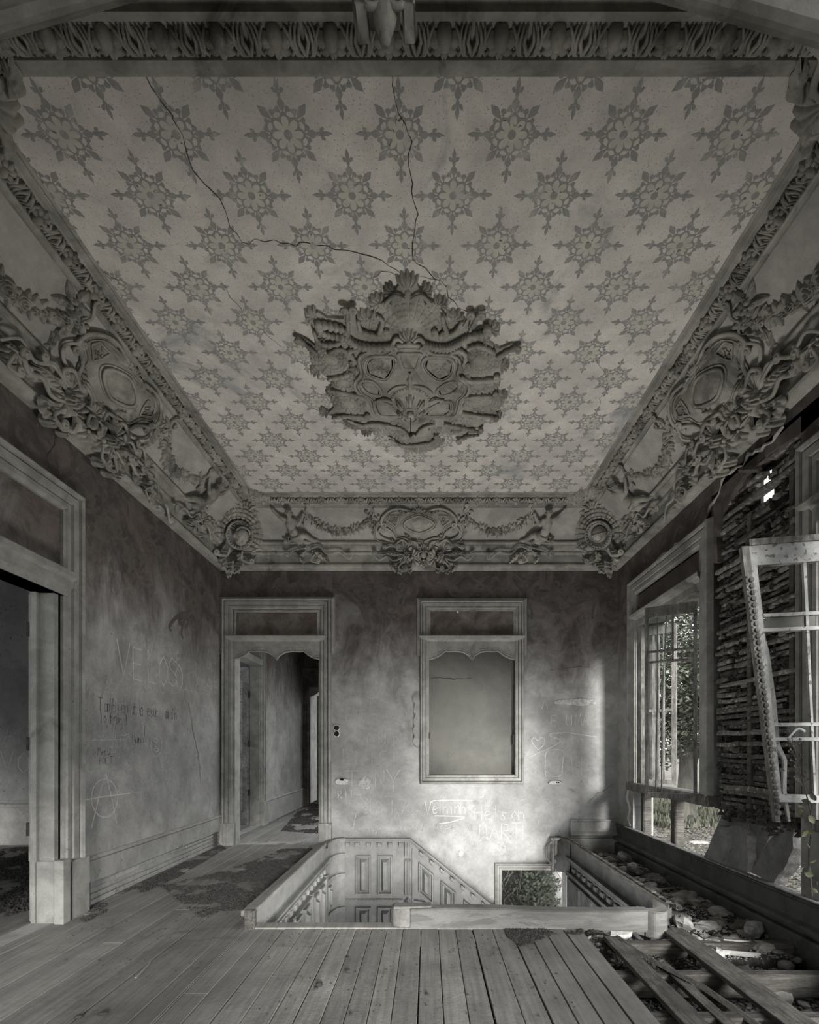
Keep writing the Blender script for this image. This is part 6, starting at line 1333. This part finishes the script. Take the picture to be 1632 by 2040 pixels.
# window 3 (nearest, right) : casing and swung leaf
window_3 = thing('window_3', 'ruined window at the right picture edge with a leaf swung into the room', 'window', kind='structure')
mb = MB(); frame_sweep(mb, mright, 2.0, 3.22, .82, 3.1, CPW); mb.build('casing', 'casing_paint', window_3)
mb = MB(); mb.box(XR + .02, 2.0, 2.86, XR + .05, 3.28, 3.12); mb.build('transom_panel', 'mural_red', window_3); shelf(window_3, 2.0, 3.28, 2.84, mright)
mb = MB(); mb.bbox(XR - .03, 1.9, .74, XR + .12, 3.30, .82, .01); mb.build('sill', 'rotten_frame', window_3)
A3 = (2.105, 3.33)
lf, bar, mp3 = leaf('sash', window_3, A3, (2.62, 3.22), .93, 2.60, ((2.035, .022), (2.13, .022), (1.325, .022), (1.42, .022)), ((.62, .98, 2.50),), mat='weathered_paint', w=.035, th=.04, lean=.17, top=.13, glassy=((0, .62, 2.05, 2.135), (.62, 1, 2.05, 2.135), (0, .62, 1.34, 1.43)), label='peeling white casement leaf swung into the room')
bar(0, 2.60, .55, 2.64, 'rotten_frame', .06, 'head_strip')
bar(.035, 2.058, .30, 2.125, 'niche_plaster', .006, 'frosted_pane'); bar(.33, 2.058, .5, 2.125, 'niche_plaster', .006, 'frosted_pane')
def mpL(u, v, b): return mp3(u, v, b)
mb = MB(); P = [(.045, 2.53), (.05, 2.0), (.06, 1.9), (.075, 1.6), (.07, 1.3), (.12, 1.2), (.09, 1.0), (.11, .80)]
mb.tube([mp3(u, v, .035) for u, v in P], [.012, .016, .020, .018, .020, .016, .018, .010], n=5, up=(0, 1, 0)); mb.build('torn_strip', 'weathered_paint', lf)
# scalloped stile with a row of carved lobes
mb = MB(); P = [(-.045, .80), (0, .80), (.0, 2.60), (-.045, 2.60)]; mb.add([mp3(u, v, b) for b in (-.02, .03) for u, v in P], [(3, 2, 1, 0), (4, 5, 6, 7), (0, 1, 5, 4), (1, 2, 6, 5), (2, 3, 7, 6), (3, 0, 4, 7)])
for i in range(38): mb.ball(mp3(-.012 if i % 2 else -.03, .85 + i * .041, .0) if False else tuple(Vector(mp3(-.010, .86 + i * .041, -.028))), .017, 1, .7, 1.0, n=7, m=5)
for i in range(38): mb.ball(tuple(Vector(mp3(-.036, .88 + i * .041, -.024))), .008, n=5, m=4)
mb.build('carved_stile', 'rotten_frame', lf)
for k, (a, b, zz) in enumerate(((.05, .19, 2.09), (.24, .42, 2.09), (.10, .28, 1.37))):
    mb = MB(); mb.tube([mp3(a + (b - a) * t, zz + .035 * sn_(t * 5 + k * 2), .012) for t in [i / 12 for i in range(13)]], .007, n=4, flat=.4, up=(0, 1, 0)); mb.build('paint_streak', 'bare_plaster', lf)
# plaster slabs leaning at the skirting
def slab(pix, x0, x1, th, label, y_off=0, edge=True):
    """broken wall slab; outline from pixels on the plane x0, pushed out to x1 at the top"""
    P = [onright(a, b, x0) for a, b in pix]; zs = [p.z for p in P]; zl, zh = min(zs), max(zs)
    xo = lambda z_: x0 + (x1 - x0) * (z_ - zl) / (zh - zl)
    Q = []
    for i, p in enumerate(P):
        r_ = P[(i + 1) % len(P)]
        for k in range(3): t = k / 3; Q.append(p.lerp(r_, t) + (Vector((0, q.gauss(0, .006), q.gauss(0, .006))) if k else Vector()))
    k = len(Q); mb = MB(); mb.add([(xo(p.z), p.y, p.z) for p in Q], [tuple(range(k))]); o = mb.build('plaster_slab', 'slab_plaster')
    mb = MB(); mb.add([(xo(p.z), p.y, p.z) for p in Q] + [(xo(p.z) + th, p.y + q.gauss(0, .006), p.z) for p in Q], [(i, (i + 1) % k, k + (i + 1) % k, k + i) for i in range(k)] + [tuple(range(k, 2 * k))[::-1]]); mb.build('broken_edge', 'slab_edge', o)
    return tag(o, label, 'plaster slab')
slab([(1398, 1716), (1412, 1668), (1420, 1645), (1458, 1645), (1475, 1665), (1482, 1700), (1487, 1738), (1440, 1724)], 2.50, 2.56, .08, 'smallest rounded plaster slab leaning in front of the others')
slab([(1400, 1715), (1412, 1640), (1424, 1580), (1478, 1585), (1468, 1640), (1462, 1690), (1470, 1735)], 2.56, 2.72, .08, 'left grey plaster slab leaning out under the laths')
slab([(1465, 1735), (1466, 1660), (1482, 1586), (1530, 1584), (1536, 1612), (1512, 1660), (1496, 1735)], 2.55, 2.72, .09, 'middle grey plaster slab with scratched letters')
slab([(1494, 1738), (1510, 1680), (1540, 1625), (1552, 1650), (1560, 1690), (1552, 1735), (1540, 1762)], 2.53, 2.66, .10, 'right plaster slab with a thick pale broken edge')
# dark wall remains and posts seen beyond the slabs
for yy, x_, zz in ((3.36, 2.62, .80), (3.28, 2.70, .78), (3.05, 2.68, .80)):
    mb = MB(); mb.bbox(x_, yy, -.1, x_ + .08, yy + .09, zz, .01); mb.build('stud', 'decayed_wood', wall_right)
chips('mortar_lumps', 700, lambda q_: (XR + q_.uniform(.05, .2), q_.uniform(3.30, 4.5), .80 - abs(q_.gauss(0, .06))), .02, .06, 'mortar', wall_right, 13, flat=.9)
# weed climbing in at the right edge
weed = thing('weed', 'thin weed with sparse leaves climbing at the right picture edge', 'plant', (2.50, 3.20, .29))
base = Vector((2.50, 3.20, .29))
def wp(px, py, d): return Vector(((px - CX) * d / F, d, HC + (CY - py) * d / F)) - base
S1 = [wp(a, b, d) for a, b, d in ((1618, 1785, 3.22), (1612, 1700, 3.18), (1618, 1640, 3.15), (1606, 1580, 3.12), (1590, 1520, 3.10), (1583, 1490, 3.08), (1577, 1465, 3.08))]
mb = MB(); C_ = [tuple(p) for p in catmull(S1, 6)]; mb.tube(C_, lambda t: .0055 - .004 * t, n=6, up=(1, 0, 0)); mb.build('stem', 'decayed_wood', weed)
def wl(px, py, d, l, rot, mat='leaf_yellow', nm='leaf'):
    mb = MB(); leaf2(mb, 0, 0, l, l * .34, 0, l * .12); o = mb.build(nm, mat, weed, smooth=True); o.location = wp(px, py, d); o.rotation_euler = rot
for (px, py, mt) in ((1600, 1610, 'leaf_yellow'), (1604, 1618, 'bare_plaster'), (1615, 1600, 'leaf_green'), (1624, 1640, 'leaf_yellow'), (1612, 1655, 'leaf_yellow'), (1626, 1660, 'leaf_yellow'), (1606, 1730, 'bare_plaster'), (1600, 1738, 'leaf_green'), (1622, 1745, 'leaf_yellow'), (1628, 1760, 'leaf_yellow'), (1616, 1770, 'leaf_yellow'), (1612, 1690, 'leaf_green'), (1628, 1715, 'leaf_yellow'), (1620, 1580, 'leaf_green'), (1626, 1595, 'leaf_green')):
    wl(px, py, 3.13, q.uniform(.04, .07), (1.3 + q.uniform(-.5, .5), q.uniform(-1, 1), q.uniform(0, 6)), mt)
for i in range(26):
    py = q.uniform(1465, 1570); t = (py - 1465) / 105; px = 1578 + 22 * t + q.uniform(-16, 22); mb = MB(); a = wp(1577 + 26 * t, py + 12, 3.09); b = wp(px, py, 3.08)
    mb.tube([tuple(a), tuple((a + b) / 2 + Vector((0, 0, .008))), tuple(b)], .0016, n=4, up=(1, 0, 0)); mb.ball(tuple(b), .006, 1, 1, 1.4, n=5, m=4); mb.build('sprig', 'decayed_wood', weed)

# ================================================================== OUTSIDE
def gz(x, y): return -1.0 + .035 * max(0, x - 4) + .05 * nz(x, y, .7) + .03 * nz(x, y, 3) + .55 * max(0, (x - 9)) * .12
mb = MB(); mb.patch(lambda s, t: (lambda x, y: (x, y, gz(x, y)))(2.77 + s * s * 45, -14 + t * 74), 90, 150)
gd = tag(mb.build('ground_outside', 'forest_floor', smooth=True), 'leaf strewn ground rising outside the right windows', 'ground', None, 'structure')
mb = MB(); mb.patch(lambda s, t: (lambda x, y: (x, y, -2.75 + .1 * nz(x, y, 1)))(-6 + s * 12, 6.95 + t * 14), 30, 30); mb.build('ground_low', 'forest_floor', gd)
mb = MB(); mb.patch(lambda s, t: (lambda x, y: (x, y, gz(x, y) + .03))(7.5 + s * 16, 14.5 + t * 9), 30, 30); mb.build('grass_bank', 'grass', gd)
tag(chips('grass_blades', 9000, lambda q_: (lambda x, y: (x, y, gz(x, y) + .03))(q_.uniform(6.5, 14), q_.uniform(13.5, 20)), .03, .09, 'grass', None, 15, flat=3.0), 'sunlit grass beyond the tree outside the far right window', 'grass', None, 'stuff')
tag(chips('fallen_leaves', 14000, lambda q_: (lambda x, y: (x, y, gz(x, y) + .01))(q_.uniform(2.8, 9), q_.uniform(4, 17)), .03, .08, 'forest_floor', None, 16, flat=.5), 'dry fallen leaves on the ground outside the broken right wall', 'leaf litter', None, 'stuff')
def tree(x, y, h, r, label, blobs, nleaf, seed, mat='leaf_green', ls=(.07, .15)):
    q_ = random.Random(seed); z0 = gz(x, y)
    t = thing('tree', label, 'tree', (x, y, z0), group='leafy trees outside the right windows')
    mb = MB(); P = [(0, 0, -.2), (.02, 0, .15), (-.04, .05, .6), (.03, .05, h * .5), (.1, .1, h)]
    C_ = [tuple(p) for p in catmull(P, 6)]; mb.tube(C_, lambda s: r * (1.5 - 2.4 * s if s < .22 else .97 - .6 * (s - .22)), n=14, up=(1, 0, 0))
    for i in range(7): a = i * .9; mb.tube([(r * .6 * cs_(a), r * .6 * sn_(a), .22), (r * 1.3 * cs_(a), r * 1.3 * sn_(a), .06), (r * 2.3 * cs_(a + .2), r * 2.3 * sn_(a + .2), -.08)], [r * .4, r * .28, r * .08], n=6)
    mb.build('trunk', 'bark', t, smooth=True)
    V = []; Fc = []
    for (bx, by, bz, br) in blobs:
        mb = MB(); mb.tube([(0, 0, min(bz * .5, h * .8)), (bx * .5, by * .5, (bz + h) * .45), (bx, by, bz)], [r * .35, r * .2, r * .05], n=6, up=(1, 0, 0)); mb.build('branch', 'bark', t)
        n = int(nleaf * br * br / sum(b[3] ** 2 for b in blobs))
        for _ in range(n):
            d = Vector((q_.gauss(0, 1), q_.gauss(0, 1), q_.gauss(0, 1))).normalized() * br * q_.uniform(.35, 1) ** .6; c = Vector((bx, by, bz)) + d * 1.0
            s = q_.uniform(*ls); u = Vector((q_.gauss(0, 1), q_.gauss(0, 1), q_.gauss(-.2, .5))).normalized(); v = u.cross(Vector((q_.gauss(0, .4), q_.gauss(0, .4), 1))).normalized(); b = len(V)
            V += [tuple(c), tuple(c + u * s * .5 + v * s * .36), tuple(c + u * s), tuple(c + u * s * .5 - v * s * .36)]; Fc.append((b, b + 1, b + 2, b + 3))
    mb = MB(); mb.add(V, Fc); mb.build('foliage', mat, t, kind='stuff'); return t
tree(7.35, 14.3, 5.0, .30, 'thick trunked tree outside the far right window, leaves hanging low', [(-.8, -.6, 3.4, 1.5), (.6, .2, 3.2, 1.4), (-.2, -.5, 4.8, 1.8), (-1.6, 0, 4.6, 1.5), (1.4, .5, 4.6, 1.6), (-.6, .4, 2.4, .9), (.9, -.5, 2.3, .8), (.2, .2, 6.0, 1.8), (-1.4, .2, 2.9, .8)], 26000, 31)
tree(10.5, 19, 6.0, .28, 'tree standing behind the thick trunked one', [(0, 0, 5, 2.6), (-2, -1, 4, 2.0), (2.2, 0, 4.5, 2.2), (0, 1, 7.5, 2.4), (-1, 0, 2.6, 1.3)], 14000, 32, ls=(.10, .22))
tree(9.5, 8.5, 5.5, .24, 'leafy tree outside the wall nearest the viewer, hidden by the laths', [(0, 0, 4.5, 2.2), (0, -2, 4.0, 1.8), (1, 2, 4.5, 2.0), (0, 0, 6.5, 2.0)], 8000, 33, ls=(.12, .25))
tree(14, 14, 7, .3, 'tall tree far out to the right of the house', [(0, 0, 5, 3), (0, -3, 5, 2.6), (0, 3, 4, 2.6), (0, 0, 8.5, 2.6)], 8000, 34, ls=(.15, .3))
st_ = thing('garden_stone', 'flat pale stone on the ground in front of the thick tree', 'stone', (6.3, 11.8, gz(6.3, 11.8) + .02)); stone_mesh(77, .4, .3, .05, 14, 8).build('boulder', 'pale_stone', st_)
# outside the low opening: rough wall, stone pier, vines
vw = thing('garden_wall', 'rough pale wall outside the low stairwell opening', 'wall', (0, 9.2, -2.7), kind='structure')
vw.location = (0, 0, 0); MB().box(-1, 9.2, -2.8, 2.6, 9.4, .1).build('wall_face', 'forest_floor', vw)
def y92(px, py, y=9.1): return onback(px, py, y)
pr = thing('stone_pier', 'bright squared stone pier behind the vines', 'pier', (y92(1100, 1700).x, 8.9, -2.7))
for i in range(7): wbox('stone_block', 'pale_stone', (-.13 + .005 * (i % 2), -.1, .4 * i, .15 - .004 * (i % 3), .25, .4 * i + .392), pr, bev=.012)
vn = thing('vine', 'tangled leafless vines with small leaves outside the low opening', 'plant', (1.9, 8.8, -2.7), kind=None)
q = random.Random(44); b0 = Vector((1.9, 8.8, -2.7))
for i in range(26):
    p = y92(q.uniform(1000, 1100), 1860, 8.6) - b0; P = [p]
    for k in range(5): p = p + Vector((q.uniform(-.22, .22), q.uniform(-.06, .06), q.uniform(.1, .42))); P.append(p)
    MB().tube([tuple(c) for c in catmull(P, 5)], lambda s: .012 - .009 * s, n=5, up=(0, 1, 0)).build('tendril', 'bark' if i % 2 else 'pale_stone', vn)
V = []; Fc = []
for _ in range(2600):
    px = 1090 - abs(q.gauss(0, 34)) + q.uniform(-10, 26); py = q.uniform(1745, 1860) if q.random() < .8 else q.uniform(1725, 1800); c = y92(px, py, q.uniform(8.2, 8.8)) - b0; s = q.uniform(.03, .075); u = Vector((q.gauss(0, 1), q.gauss(0, .5), q.gauss(0, 1))).normalized(); v = u.cross(Vector((0, 1, .3))).normalized(); b = len(V); V += [tuple(c), tuple(c + u * s * .5 + v * s * .35), tuple(c + u * s), tuple(c + u * s * .5 - v * s * .35)]; Fc.append((b, b + 1, b + 2, b + 3))
MB().add(V, Fc).build('leaves', 'leaf_green', vn, kind='stuff')
